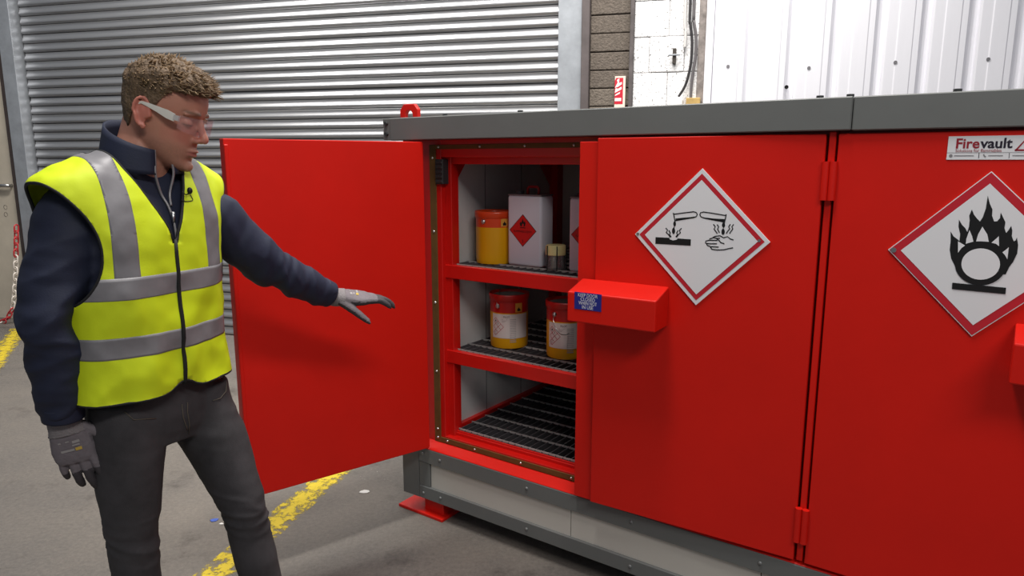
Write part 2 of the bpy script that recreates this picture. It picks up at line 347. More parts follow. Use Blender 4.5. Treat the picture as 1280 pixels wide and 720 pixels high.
# base
cb('base_core', -.09, LEN, .03, DEP, .085, .312, GREY)
cb('base_rail', -.003, LEN, 0, .035, .082, .14, GREY); cb('base_rail', -.003, LEN, 0, .035, .252, .317, GREY)
cb('base_stile', -.003, .056, .003, .035, .14, .252, GREY)
cb('corner_plate', -.105, -.006, .004, .04, .078, .316, GREY)
for k in range(4):
    a = .058 + .708 * k; cb('base_panel', a, min(a + .705, LEN), .012, .035, .139, .253, PANELW, bevel=.001)
bolt = MB().lathe([(0, .004), (.005, .004), (.0065, .002), (.0065, 0)], 10).xf(Matrix.Rotation(R(90), 4, 'X')).build('bolt', mat('grey_bolt', (128, 130, 130), .4, .3), CAB, smooth=True)
fb = True
for s, z in [(.022, .292), (.022, .108)] + [(.12 + .45 * k, zz) for k in range(7) for zz in (.285, .112)]:
    o = bolt if fb else inst(bolt, CAB); fb = False; o.location = (s, 0, z)
for s in (0, 3.1):
    ft = cb('foot', s - .13, s + .13, -.004, .118, 0, .014, RED, bevel=.002)
    box('foot_post', s + .0, s + .11, .03, .1, .012, .09, RED, ft)
    MB().lathe([(0, .0145), (.008, .0145)], 10, (s - .045, .095, .0005)).build('bolt_hole', DARK, ft)
# frame of the body
F0 = .055
cb('frame_jamb', -.1, .108, F0, .105, .318, 1.632, REDD); cb('frame_post', .10, .142, .078, .125, .36, 1.60, REDD)
cb('frame_header', .108, LEN - .06, F0, .105, 1.562, 1.632, REDD); cb('frame_beam', .14, 1.5, .085, .13, 1.535, 1.575, REDD)
cb('frame_sill', .108, LEN - .06, F0, .105, .318, .374, REDD)
cb('mullion', 1.50, 1.67, F0, .105, .374, 1.562, REDD); cb('mullion_cover', 1.576, 1.594, -.002, F0 + .002, .335, 1.628, RED)
MB().prism([(0.0, .318), (F0 + .002, .318), (F0 + .002, .342), (.004, .322)], lambda v, z, s: (s, v, z), -.003, LEN, 0).build('drip_ledge', RED, CAB, bevel=.0015, bseg=1)
for nm, s0, s1, z0, z1 in (('seal_strip', .05, .084, .341, 1.612), ('seal_strip', .084, 1.5, 1.594, 1.612), ('seal_strip', .084, 1.5, .343, .366)):
    cb(nm, s0, s1, F0 - .004, F0 + .004, z0, z1, SEAL, bevel=.001)
rv = MB().lathe([(0, .004), (.004, .003), (.0055, 0)], 8).xf(Matrix.Rotation(R(90), 4, 'X')).build('rivet', STEEL, CAB, smooth=True); fb = True
for s, z in [(.067, .36), (.067, .40)] + [(.067, .66 + .30 * k) for k in range(4)] + [(.1 + .21 * k, 1.603) for k in range(4)] + [(.27 + .235 * k, .354) for k in range(3)] + [(.12, .355)]:
    o = rv if fb else inst(rv, CAB); fb = False; o.location = (s, F0 - .004, z)
# linings
cb('side_panel', -.085, -.03, .1, DEP - .02, .33, 1.62, GREY); cb('side_liner', .085, .112, .12, .94, .36, 1.60, LINER, bevel=.001)
for v in (.34, .62): cb('liner_joint', .111, .1135, v, v + .004, .36, 1.56, mat('liner_joint_grey', (120, 116, 116), .7), bevel=0)  # thin grey strips marking the liner joints
cb('back_liner', .09, LEN - .06, .93, .95, .33, 1.62, LINER); cb('back_panel', -.09, LEN, .97, DEP, .318, 1.632, GREY)
cb('ceiling_liner', .09, LEN - .06, .1, .95, 1.60, 1.62, LINER); cb('divider', 1.50, 1.56, .1, .95, .33, 1.62, REDD); cb('end_panel', LEN - .06, LEN, .06, DEP, .318, 1.632, RED)
cb('sump_floor', .09, LEN - .06, .1, .95, .325, .345, DARK)
cb('frame_post', .10, .155, .875, .93, .36, 1.60, REDD); cb('frame_beam', .10, 1.5, .885, .93, 1.53, 1.575, REDD)
cb('frame_beam', .10, .145, .12, .88, 1.545, 1.58, REDD)
cb('floor_ledge', .108, .135, .1, .93, .374, .412, REDD); cb('floor_ledge', .108, 1.5, .09, .108, .36, .388, REDD)
for pts2 in ([(.08, 1.56), (.08, 1.40), (.215, 1.56)], [(.93, 1.56), (.75, 1.56), (.93, 1.36)]):
    MB().prism(pts2, lambda v, z, s: (s, v, z), .114, .122).build('gusset', REDD, CAB)
vm = mat('black_vent', (40, 38, 40), .6); vt = cb('vent', .088, .128, F0 - .012, F0 + .03, 1.455, 1.555, vm)
for k in range(5): box('vent_slat', .09, .126, F0 - .016, F0 - .01, 1.46 + .019*k, 1.471 + .019*k, vm, vt)
# shelves with open gratings
def grating(par, z, s0, s1, v0, v1, lip):
    sh = MB()
    if lip: sh.box(s0 - .03, s1, v0 - .022, v0 + .004, z - .056, z).box(s0 - .03, s1, v1, v1 + .02, z - .056, z).box(s0 - .03, s0 - .008, v0, v1, z - .056, z)
    else: sh.box(s0 - .01, s1, v0, v0 + .006, z - .03, z - .004)
    so = sh.build('shelf' if lip else 'floor_grating', REDD, par, bevel=.002, bseg=1)
    L = s1 - s0; wire = MB().box(0, L, -.0012, .0012, -.005, .003).build('grating_wire', BAR, so); nw = 9
    wire.location = (s0, v0 + .012, z)
    for k in range(1, nw): inst(wire, so, (s0, v0 + .012 + (v1 - v0 - .02) * k / (nw - 1), z))
    bar = MB().box(-.002, .002, v0 + .01, v1 - .005, -.02, 0).build('grating_bar', DBAR, so); nb = 42; bar.location = (s0 + .01, 0, z)
    for k in range(1, nb): inst(bar, so, (s0 + .01 + (L - .02) * k / (nb - 1), 0, z))
    return so
grating(CAB, 1.123, .115, 1.5, .095, .90, True); grating(CAB, .757, .115, 1.5, .095, .90, True); grating(CAB, .400, .135, 1.5, .095, .90, False)
# roof and fascia
cb('roof', -.12, LEN + .03, 0, DEP + .02, 1.632, 1.714, GREY)
cb('fascia', -.095, 1.632, -.022, .004, 1.630, 1.719, GREY, bevel=.003); cb('fascia', 1.634, LEN + .03, -.0195, .004, 1.629, 1.7185, GREY, bevel=.003)
fe = cb('fascia_end', -.14, -.097, -.017, .004, 1.632, 1.718, GREY)
for z in (1.656, 1.698):
    MB().lathe([(0, .009), (.008, .009), (.009, 0)], 6).xf(Matrix.Rotation(R(90), 4, 'X')).build('bolt', mat('dark_bolt', (70, 71, 72), .4, .5), fe, loc=(-.117, -.017, z))
rb = MB().lathe([(.017, 0), (.017, .004), (.010, .004), (.010, .014), (0, .015)], 8).build('roof_bolt', mat('dark_bolt', (70, 71, 72), .4), CAB); fb = True
for px, py in ((556, 142), (650, 137), (1025, 119), (1063, 117.5), (1197, 112)):
    x, z = on_local(px, py, MC, .01); o = rb if fb else inst(rb, CAB); fb = False; o.location = (x, .012, 1.713)
def lug(s):
    pts2 = [(-.05, 0), (-.05, .045), (-.03, .068), (.03, .068), (.05, .045), (.05, 0), (.021, 0), (.021, .02)] + [(.021 * math.cos(a), .022 + .022 * math.sin(a)) for a in [math.pi * k / 8 for k in range(1, 8)]] + [(-.021, .02), (-.021, 0)]
    o = MB().prism(pts2, lambda a, z, d: (a + s, d, z + 1.713), .085, .105).build('lifting_lug', RED, CAB, bevel=.002, bseg=1); return o
lug(-.09); lug(3.1)

# ---- doors
DZ0, DZ1 = .334, 1.622
def door_mesh(parts): 
    mb = MB()
    for p_ in parts: mb.box(*p_)
    return mb
def hinge(par, x, z0, z1):
    mb = MB(); mb.tube([(x, -.004, z0), (x, -.004, z1)], .0105, 10); mb.box(x - .004, x + .004, -.003, .012, z0 + .004, z1 - .004)
    mb.build('hinge', RED, par, smooth=True, auto=40)
def lock_box(par, x0, x1):
    pts2 = [(-.112, 1.021), (0, 1.021), (0, 1.150), (-.006, 1.150), (-.112, 1.121)]
    b_ = MB().prism(pts2, lambda y, z, x: (x, y, z), x0, x1).build('lock_box', RED, par, bevel=.004, bseg=2); return b_
# open door
hw = CO + Uv * .032 + Vv * .004
tgt = Vector((-.985, 2.42, 0)); d = tgt - hw; ang = math.atan2(d.y, d.x)
DA = MB().box(0, .765, .0, .043, DZ0, DZ1).build('door', RED, CAB, bevel=.003, bseg=2)
DA.location = (.032, .004, 0); DA.rotation_euler = (0, 0, ang + A); DA['label'] = 'door swung wide open showing its plain inner face'
box('door_return', .752, .765, .043, .052, DZ0 + .02, DZ1 - .02, RED, DA, bevel=.002)
hinge(DA, .0, 1.44, 1.547); hinge(DA, .0, .40, .51); lock_box(DA, .40, .71)
# ajar door with the corrosive sign
aj = R(2.5)
DB = MB().box(-.700, -.002, .0, .045, DZ0, DZ1).box(-.775, -.69, .018, .045, DZ0 - .004, DZ1 - .01).build('door', RED, CAB, bevel=.002, bseg=1)
DB.location = (1.571, -.006, 0); DB.rotation_euler = (0, 0, aj); DB['label'] = 'door standing slightly ajar with the corrosive sign'
MBm = MC @ Matrix.Translation((1.571, -.006, 0)) @ Matrix.Rotation(aj, 4, 'Z')
hinge(DB, .004, 1.44, 1.547); hinge(DB, .004, .40, .51); lock_box(DB, -.745, -.435)
DC = MB().box(.002, .76, .0, .045, DZ0, DZ1).build('door', RED, CAB, bevel=.002, bseg=1); DC.location = (1.599, -.006, 0); DC['label'] = 'closed door with the oxidiser flame sign'
MCm = MC @ Matrix.Translation((1.599, -.006, 0))
hinge(DC, -.004, 1.44, 1.547); hinge(DC, -.004, .40, .51); lock_box(DC, .447, .757)
DD = MB().box(-.76, -.002, .0, .045, DZ0, DZ1).build('door', RED, CAB, bevel=.002, bseg=1); DD.location = (3.14, -.006, 0); DD['label'] = 'closed door at the far end of the cabinet'
# ---- hazard signs
def diamond(mb, cx, cz, hd, fn, y, mi): mb.poly([(cx - hd, y, cz), (cx, y, cz - hd), (cx + hd, y, cz), (cx, y, cz + hd)], mi)
SM = [WHITEP, REDP, BLACK, STEEL]
s1 = MB(); cx, cz = (lambda q: q)(on_local(873.8, 297.5, MBm, -.004)); hd = .2125
s1.prism([(cx - hd, cz), (cx, cz - hd), (cx + hd, cz), (cx, cz + hd)], lambda x, z, y: (x, y, z), -.004, .0005, 0)
diamond(s1, cx, cz, .197, None, -.0046, 1); diamond(s1, cx, cz, .178, None, -.0052, 0)
def g1(a, b_, y=-.0058): x, z = on_local(780 + a / 3.6, 200 + b_ / 3.6, MBm, y); return (x, y, z)
def g1s(pts, wd=5): s1.stroke(pts, wd, g1, 2)
def g1p(pts, mi=2, y=-.0058): s1.poly([g1(a, b_, y) for a, b_ in pts], mi)
def ell(cx_, cy_, rx, ry, n=20): return [(cx_ + rx * math.cos(2*math.pi*k/n), cy_ + ry * math.sin(2*math.pi*k/n)) for k in range(n)]
g1s([(222, 238), (226, 256), (230, 277)], 5); g1s([(224, 244), (270, 238), (312, 233), (325, 236), (330, 245), (325, 255), (314, 259), (270, 266), (231, 273)], 5)
g1p([(232, 263), (262, 260), (300, 257), (318, 254), (314, 260), (270, 268), (232, 274)])
g1p(ell(228, 287, 6, 12)); g1s([(227, 297), (225, 310)], 3); g1p(ell(223, 319, 7, 14)); g1p([(221, 308), (225, 298), (227, 308)])
for q in ([(188, 306), (196, 316), (190, 326), (201, 336), (208, 348)], [(202, 317), (208, 328), (205, 336), (213, 347)], [(259, 307), (249, 318), (254, 327), (244, 336), (236, 348)], [(243, 317), (237, 328), (241, 336), (233, 346)]): g1s(q, 5)
g1p([(142, 347), (203, 350), (207, 357), (220, 362), (236, 359), (243, 353), (301, 357), (300, 386), (141, 377)])
g1s([(460, 244), (457, 260), (451, 285)], 5); g1s([(458, 250), (400, 240), (358, 234), (345, 237), (341, 246), (347, 256), (360, 261), (400, 268), (452, 279)], 5)
g1p([(352, 257), (400, 263), (454, 266), (451, 281), (395, 271), (358, 263)])
g1p(ell(448, 293, 7, 12)); g1s([(447, 303), (446, 315)], 3); g1p(ell(446, 323, 7.5, 14))
for q in ([(402, 289), (411, 300), (405, 311), (413, 321), (420, 331)], [(419, 290), (426, 301), (421, 311), (430, 327)], [(479, 289), (471, 300), (476, 310), (467, 320), (460, 331)], [(494, 289), (485, 300), (490, 310), (482, 320), (475, 331)]): g1s(q, 5)
for q in ([(400, 348), (412, 343), (432, 341), (448, 350), (466, 345), (478, 355), (493, 360)], [(400, 348), (418, 353), (432, 352)], [(416, 353), (428, 362), (436, 372), (452, 377)], [(402, 350), (385, 355), (383, 361), (420, 362)], [(383, 361), (368, 365), (366, 373), (382, 377), (418, 377)], [(372, 375), (374, 384), (390, 390), (426, 392)], [(388, 391), (396, 402), (420, 405), (450, 404), (470, 399), (491, 395)]): g1s(q, 5)
for a, b_ in ((62, 333), (608, 363)): g1p(ell(a, b_, 7, 7, 10), 3, -.006)
o = s1.build('hazard_sign', SM, DB); o['label'] = 'white diamond corrosive hazard sign with red border'
# oxidiser sign
s2 = MB(); pt = on_local(1240, 214, MCm, -.004); pb = on_local(1214, 420.5, MCm, -.004); pl = on_local(1110, 311.5, MCm, -.004)
cx, cz = (pt[0] + pb[0]) / 2, (pt[1] + pb[1]) / 2; hd = (pt[1] - pb[1]) / 2
s2.prism([(cx - hd, cz), (cx, cz - hd), (cx + hd, cz), (cx, cz + hd)], lambda x, z, y: (x, y, z), -.004, .0005, 0)
diamond(s2, cx, cz, hd - .003, None, -.0046, 1); diamond(s2, cx, cz, .180, None, -.0052, 0)
def g2(a, b_, y=-.0058): x, z = on_local(1170 + a / 3.273, 210 + b_ / 3.273, MCm, y); return (x, y, z)
def g2p(pts, mi=2, y=-.0058): s2.poly([g2(a, b_, y) for a, b_ in pts], mi)
g2p([(80, 405), (62, 370), (56, 335), (60, 300), (60, 260), (72, 280), (90, 293), (96, 300), (99, 270), (92, 240), (94, 211), (106, 232), (120, 246), (128, 262), (135, 240), (138, 215), (136, 195), (147, 170), (155, 190), (168, 207), (180, 219), (192, 200), (204, 165), (212, 113), (220, 145), (231, 170), (229, 195), (238, 219), (250, 218), (262, 205), (265, 182), (276, 205), (284, 222), (280, 245), (287, 266), (296, 255), (308, 237), (312, 255), (310, 278), (318, 300), (326, 296), (331, 284), (336, 315), (332, 350), (315, 385), (300, 405), (285, 435), (183, 440)])
for q in ([(90, 300), (90, 347), (104, 328), (119, 317)], [(137, 254), (124, 290), (122, 310), (153, 301), (148, 280)], [(190, 240), (172, 272), (164, 300), (185, 300), (216, 302), (210, 272)], [(257, 279), (238, 296), (227, 306), (245, 310), (258, 320)], [(298, 324), (284, 336), (271, 345), (282, 356), (292, 374)]): g2p(q, 0, -.0062)
g2p(ell(183, 392, 106, 88, 40), 2, -.0066); g2p(ell(183, 393, 79, 64, 40), 0, -.0072); g2p([(67, 469), (287, 490), (284, 516), (65, 495)], 2, -.0066)
g2p(ell(1, 1, 1, 1, 3), 2) if False else None
rvx = on_local(1117, 312.5, MCm, -.006); s2.poly([(rvx[0] + .007 * math.cos(2*math.pi*k/10), -.0065, rvx[1] + .007 * math.sin(2*math.pi*k/10)) for k in range(10)], 3)
o = s2.build('hazard_sign', SM, DC); o['label'] = 'diamond oxidiser sign with flame over circle'
# maker sticker
st = MB(); a = on_local(1186, 170.5, MCm, -.002); b_ = on_local(1185, 199.5, MCm, -.002); sx, sz1, sz0 = a[0], a[1], b_[1]; sw = .215
st.box(sx, sx + sw, -.002, .0005, sz0, sz1, 0); H_ = sz1 - sz0
tx = lambda u, v, y=-.0026: (sx + u, y, sz0 + v)
vsF, _f = text_mesh('Fire', .034, .0006)
put_text(st, 'Fire', .034, lambda p_, q: tx(.018 + p_, .0385 + q), 2, width=.0495, bold=.0008, left=0)
put_text(st, 'vault', .034, lambda p_, q: tx(.0685 + p_, .0385 + q), 3, width=.066, bold=.0008, left=0)
put_text(st, 'Solutions for flammables', .011, lambda p_, q: tx(.018 + p_, .0218 + q), 2, width=.096, left=0)
st.poly([tx(.0, .0165), tx(sw, .0165), tx(sw, .0172), tx(0, .0172)], 3)
for u in (.068, .130): st.poly([tx(u, .003), tx(u + .001, .003), tx(u + .001, .0165), tx(u, .0165)], 3)
for u0, u1 in ((.016, .058), (.088, .118), (.137, .195)): st.poly([tx(u0, .0085), tx(u1, .0085), tx(u1, .0105), tx(u0, .0105)], 4)
st.poly([tx(.009 + .004 * math.cos(2*math.pi*k/12), .0095 + .004 * math.sin(2*math.pi*k/12)) for k in range(12)], 4)
st.stroke([(.078, .013), (.0795, .0095), (.083, .0065)], .003, tx, 4)
tri = [(.139, .0215), (.166, .0575), (.193, .0215)]; st.stroke([(.142, .0215), (.166, .0575), (.190, .0215)], .004, tx, 2); st.stroke([(.140, .0225), (.192, .0225)], .004, tx, 2)
st.poly([tx(.166 + p_, .026 + q) for p_, q in [(-.007, .004), (-.006, .010), (-.001, .014), (0, .021), (.005, .014), (.007, .008), (.005, .002), (.001, .000), (.003, .005), (0, .009), (-.003, .005), (-.003, .001)]], 2)
o = st.build('maker_sticker', [WHITEP, REDP, mat('maroon_print', (150, 26, 44), .5), mat('navy_print', (34, 26, 44), .5), mat('grey_print', (130, 128, 132), .5)], DC); o['label'] = 'white printed maker sticker'
# keep closed label on the lock box
kb = MB(); yb = -.1128; q0 = on_local(718.3, 367.5, MBm, yb); q1 = on_local(751.5, 388.5, MBm, yb)
x0, x1 = q0[0], q1[0]; zc = (q0[1] + q1[1]) / 2 + .002; hh = .0285
kb.box(x0, x1, yb - .0008, yb + .0015, zc - hh, zc + hh, 0)
for i, t in enumerate(('KEEP DOOR', 'CLOSED', 'WHEN NOT', 'IN USE')):
    put_text(kb, t, .0165, lambda p_, q, i=i: ((x0 + x1) / 2 + p_, yb - .0013, zc + .0195 - i * .0132 + q), 1, width=[.071, .052, .066, .040][i])
o = kb.build('keep_closed_label', [mat('label_blue', (34, 40, 130), .4), WHITEP], DB); o['label'] = 'small blue label with white capitals'

# ------------------------------------------------------------------ containers
def cabpt(s, v, z): return MC @ Vector((s, v, z))
YEL = mat('pail_yellow', (222, 160, 10), .35); ORG = mat('pail_orange', (214, 66, 22), .35); PRED = mat('pail_red', (190, 24, 20), .35); LBL = mat('paper_label', (214, 206, 202), .55); TXT = mat('label_grey_text', (120, 116, 120), .6); OCH = mat('sticker_ochre', (214, 150, 60), .5)
def arcpatch(mb, r, a0, a1, z0, z1, mi, n=12):
    vs = []; 
    for k in range(n + 1):
        a = a0 + (a1 - a0) * k / n; vs += [(r * math.cos(a), r * math.sin(a), z0), (r * math.cos(a), r * math.sin(a), z1)]
    mb.add(vs, [(2*k, 2*k+2, 2*k+3, 2*k+1) for k in range(n)], mi)
def pail(s, v, z, r, h, top, lower, band, label, with_label, rim_m, bail_drop):
    P0 = cabpt(s, v, z); E = empty('paint_pail', tuple(P0)); tag(E, label, 'pail', 'paint pails in the open cabinet')
    toc = math.atan2(CAMP.y - P0.y, CAMP.x - P0.x)   # direction to the viewer side of the shelf
    zb = h - band
    MB().lathe([(0, .004), (r * .96, .004), (r * .97, 0), (r * .985, .006), (r, .02), (r, zb), (r, h - .012), (r * .97, h - .012), (r * .95, h - .02), (r * .93, .02), (0, .02)], 40, mis=[0, 0, 0, 0, 0, 1, 1, 2, 2, 2]).build('body', [lower, top, mat('tin_inside', (150, 148, 146), .4, .6)], E, smooth=True, auto=40)
    MB().lathe([(r * .99, h - .03), (r * 1.05, h - .026), (r * 1.07, h - .008), (r * 1.05, h), (r * .96, h), (r * .93, h - .012), (r * .99, h - .03)], 40).build('rim', rim_m, E, smooth=True)
    MB().lathe([(0, h - .018), (r * .8, h - .018), (r * .84, h - .012), (r * .95, h - .012)], 40).build('lid', mat('lid_metal', (172, 168, 164), .35, .5), E, smooth=True)
    # ears and wire bail
    for da in (-.62, 2.52):
        a = toc + da; c = Vector((r * math.cos(a), r * math.sin(a), h - band * .62)); n_ = Vector((math.cos(a), math.sin(a), 0))
        mb = MB().lathe([(.010, 0), (.010, .004), (.007, .007), (.004, .009), (0, .009)], 12); mb.xf(Matrix.Translation(c) @ n_.to_track_quat('Z', 'Y').to_matrix().to_4x4()); mb.build('ear', STEEL, E, smooth=True)
    a0 = toc - .62; a1 = toc + 2.52; R1 = r * 1.12; bl = []
    for k in range(17):
        t = k / 16; aa = math.pi * t
        e0 = Vector((math.cos(a0), math.sin(a0), 0)) * R1
        side = Vector((math.cos(toc), math.sin(toc), 0)); bl.append(e0 * math.cos(aa) + side * math.sin(aa) * R1 * 1.06 * bail_drop[0] + Vector((0, 0, h - band * .62 + bail_drop[1] * math.sin(aa))))
    MB().tube(bl, .0017, 6).build('wire_bail', STEEL, E, smooth=True)
    if with_label:
        lb = MB(); ra = r + .0008; l0, l1 = toc - 1.0, toc + 1.1; z0, z1 = .045, zb - .004
        arcpatch(lb, ra, l0, l1, z0, z1, 0, 24)
        def C(a, zz, rr=r + .0014): return (rr * math.cos(a), rr * math.sin(a), zz)
        fn = lambda u, v_: C(l0 + u / r, z0 + v_)
        Hh = z1 - z0
        def dia(cu, cv, hd):
            pts2 = [(cu - hd, cv), (cu, cv - hd), (cu + hd, cv), (cu, cv + hd), (cu - hd, cv)]
            for i in range(4): lb.stroke([pts2[i], ((pts2[i][0] + pts2[i+1][0]) / 2, (pts2[i][1] + pts2[i+1][1]) / 2), pts2[i+1]], .0017, fn, 1)
        q = .0128
        for cu, cv in ((.020, Hh - .030), (.020 + q, Hh - .030 - q), (.020, Hh - .030 - 2 * q), (.020 + 2*q, Hh - .030 - 2*q), (.020 + q, Hh - .030 - 3*q), (.020, Hh - .030 - 4*q)): dia(cu, cv, q)
        lb.poly([fn(.020 + a * .6, Hh - .030 + b_ * .6) for a, b_ in [(-.006, -.006), (.006, -.006), (.006, 0), (.002, .004), (0, .010), (-.003, .003), (-.006, 0)]], 2)
        lb.poly([fn(.0318, Hh - .036), fn(.0338, Hh - .036), fn(.0338, Hh - .046), fn(.0318, Hh - .046)], 2)
        put_text(lb, 'PILOT', .011, lambda p_, q_: fn(.058 + p_, Hh - .012 + q_), 2, width=.026, left=0)
        for k in range(14): 
            zz = Hh - .024 - k * .0075; lb.poly([fn(.085, zz), fn(.100, zz), fn(.112, zz), fn(.112, zz + .003), fn(.1, zz + .003), fn(.085, zz + .003)], 3)
        for k in range(4): lb.poly([fn(.012, .012 + k * .006), fn(.024 + .006 * (k % 2), .012 + k * .006), fn(.024 + .006 * (k % 2), .0145 + k * .006), fn(.012, .0145 + k * .006)], 3)
        for k in range(3): lb.poly([fn(.05, Hh - .024 - k * .005), fn(.075 - .005 * k, Hh - .024 - k * .005), fn(.075 - .005 * k, Hh - .022 - k * .005), fn(.05, Hh - .022 - k * .005)], 3)
        lb.build('label', [LBL, mat('pictogram_red', (176, 44, 60), .5), BLACK, mat('label_text_pale', (168, 160, 160), .6)], E)
    lb = MB(); a_ = toc + .52; arcpatch(lb, r + .001, a_ - .2, a_ + .2, zb + .004, zb + band * .55, 0, 6)
    fz = zb + .006; fl = lambda u, v_: ((r + .0016) * math.cos(a_ + u / r), (r + .0016) * math.sin(a_ + u / r), fz + v_)
    lb.poly([fl(a, b_) for a, b_ in [(-.007, .003), (.007, .003), (.008, .010), (.003, .014), (0, .021), (-.003, .015), (-.008, .011)]], 1)
    lb.build('warning_sticker', [OCH, BLACK], E); return E
pail(.230, .255, 1.124, .080, .218, ORG, YEL, .066, 'yellow pail with orange top band and no paper label', False, ORG, (-1, -.09))
pail(.272, .300, .758, .082, .232, PRED, YEL, .078, 'red and yellow pail with paper label standing beside the liner', True, PRED, (-.7, .085))
pail(.562, .300, .758, .082, .232, PRED, YEL, .078, 'red and yellow pail with wire bail hanging down, near the ajar door', True, PRED, (1, -.075))
def jerry(s0, v0, wd, dp, h, label, rz):
    P0 = cabpt(s0, v0, 1.124); E = empty('solvent_tin', tuple(P0), -A + rz); tag(E, label, 'tin', 'white solvent tins')
    wm = mat('tin_white', (214, 212, 222), .4)
    MB().box(0, wd, 0, dp, 0, h).build('body', wm, E, bevel=.012, bseg=3, smooth=True, auto=30)
    MB().box(.002, wd - .002, .002, dp - .002, h - .001, h + .004).build('top_seam', mat('tin_seam', (120, 116, 120), .4, .3), E, bevel=.001)
    MB().lathe([(.018, 0), (.018, .012), (.016, .016), (0, .016)], 16, (wd * .18, dp * .5, h + .003)).build('cap', mat('cap_dark', (70, 66, 70), .4), E)
    hp = [(wd * .42, dp * .5, h), (wd * .42, dp * .5, h + .028), (wd * .46, dp * .5, h + .034), (wd * .70, dp * .5, h + .034), (wd * .74, dp * .5, h + .028), (wd * .74, dp * .5, h)]
    MB().tube(hp, .0055, 8).build('handle', mat('handle_red', (150, 20, 26), .4), E, smooth=True)
    lb = MB(); c = wd * .47; zc = h * .51; hd_ = .066; lb.poly([(c - hd_, -.0008, zc), (c, -.0008, zc - hd_), (c + hd_, -.0008, zc), (c, -.0008, zc + hd_)], 1)
    hd_ = .063; lb.poly([(c - hd_, -.0013, zc), (c, -.0013, zc - hd_), (c + hd_, -.0013, zc), (c, -.0013, zc + hd_)], 0)
    f = lambda a, b_: (c + a, -.0019, zc + b_)
    lb.poly([f(a, b_) for a, b_ in [(-.011, .018), (-.015, .028), (-.010, .036), (-.007, .031), (-.003, .040), (0, .048), (.004, .038), (.007, .034), (.010, .040), (.014, .030), (.011, .018), (.004, .016), (.006, .024), (.001, .030), (-.004, .022), (-.004, .016)]], 1)
    lb.poly([f(-.013, .010), f(.013, .010), f(.013, .013), f(-.013, .013)], 1)
    put_text(lb, 'FLAMMABLE LIQUID', .012, lambda p_, q: f(p_, q - .004), 1, width=.088); put_text(lb, '3', .018, lambda p_, q: f(p_, q - .044), 1)
    lb.build('flammable_label', [mat('label_red', (206, 26, 24), .45), BLACK], E); return E
jerry(.326, .212, .165, .095, .287, 'white square solvent tin with red flammable diamond next to the yellow pail', 0)
jerry(.622, .205, .165, .095, .285, 'white square solvent tin partly hidden by the ajar door', 0)
# glass jar in wire holder
P0 = cabpt(.553, .225, 1.124); J = empty('sample_jar', tuple(P0)); tag(J, 'small glass jar with cream lid between the two white tins', 'jar')
gl = mat('clear_glass', (235, 235, 235), .08); gl.node_tree.nodes['Principled BSDF'].inputs['Transmission Weight'].default_value = .9
r = .038
MB().lathe([(0, .003), (r, .003), (r, .064), (r - .003, .068), (r - .005, .064), (r - .005, .006), (0, .006)], 24).build('glass', gl, J, smooth=True, auto=40)
MB().lathe([(r + .001, .058), (r + .003, .060), (r + .003, .092), (r - .002, .098), (0, .098)], 24).build('lid', mat('cream_lid', (226, 214, 150), .6, var=.1, scale=30), J, smooth=True, auto=40)
MB().lathe([(0, .008), (.010, .008), (.010, .056), (0, .056)], 12, (-.008, -.012, 0)).build('vial', mat('vial_cream', (214, 196, 170), .5), J, smooth=True)
MB().lathe([(0, .008), (.008, .008), (.008, .050), (0, .050)], 12, (.014, -.010, 0)).build('vial', mat('vial_red', (170, 40, 50), .5), J, smooth=True)
for da in (-.9, .1, 1.3, 3.0):
    a = math.atan2(-P0.y, -P0.x) + da; MB().tube([((r + .005) * math.cos(a), (r + .005) * math.sin(a), 0), ((r + .005) * math.cos(a), (r + .005) * math.sin(a), .096)], .0022, 6).build('holder_wire', BLACK, J)
#PERSON
# ------------------------------------------------------------------ person
PC = Vector((-.955, 1.80, 0))                      # floor point below the pelvis
PF = Vector((.874, -.485, 0)).normalized(); PL = Vector((-PF.y, PF.x, 0))   # chest heading, his left
PER = empty('person', tuple(PC)); tag(PER, 'man in yellow hi-vis vest and grey jeans pointing at the open cabinet', 'person')
def T(l, f, z): return PC + PL * l + PF * f + Vector((0, 0, z))
SKIN = mat('skin', (196, 142, 122), .5, bump=.05, bscale=220)
def skin_nodes():
    nt = SKIN.node_tree; b = nt.nodes['Principled BSDF']; at = nt.nodes.new('ShaderNodeVertexColor'); at.layer_name = 'tint'
    nt.links.new(at.outputs['Color'], b.inputs['Base Color']); b.inputs['Subsurface Weight'].default_value = .08; b.inputs['Subsurface Radius'].default_value = (.01, .004, .002)
skin_nodes()
NAVY = mat('navy_softshell', (27, 33, 56), .72, var=.12, scale=30, bump=.06, bscale=260)
DENIM = mat('grey_denim', (60, 58, 61), .85, var=.42, scale=6, bump=.12, bscale=420)
HIVIS = mat('hi_vis_yellow', (210, 228, 22), .62, var=.03, scale=10, bump=.04, bscale=300)
TAPE = mat('reflective_tape', (128, 126, 130), .45, .1, var=.05, scale=60)
PIPE = mat('black_binding', (20, 20, 22), .7)
KNIT = mat('grey_knit_cuff', (128, 122, 124), .9, var=.1, scale=120, bump=.3, bscale=300)
COATG = mat('grey_glove_coating', (60, 56, 60), .7, var=.12, scale=30, bump=.12, bscale=200)

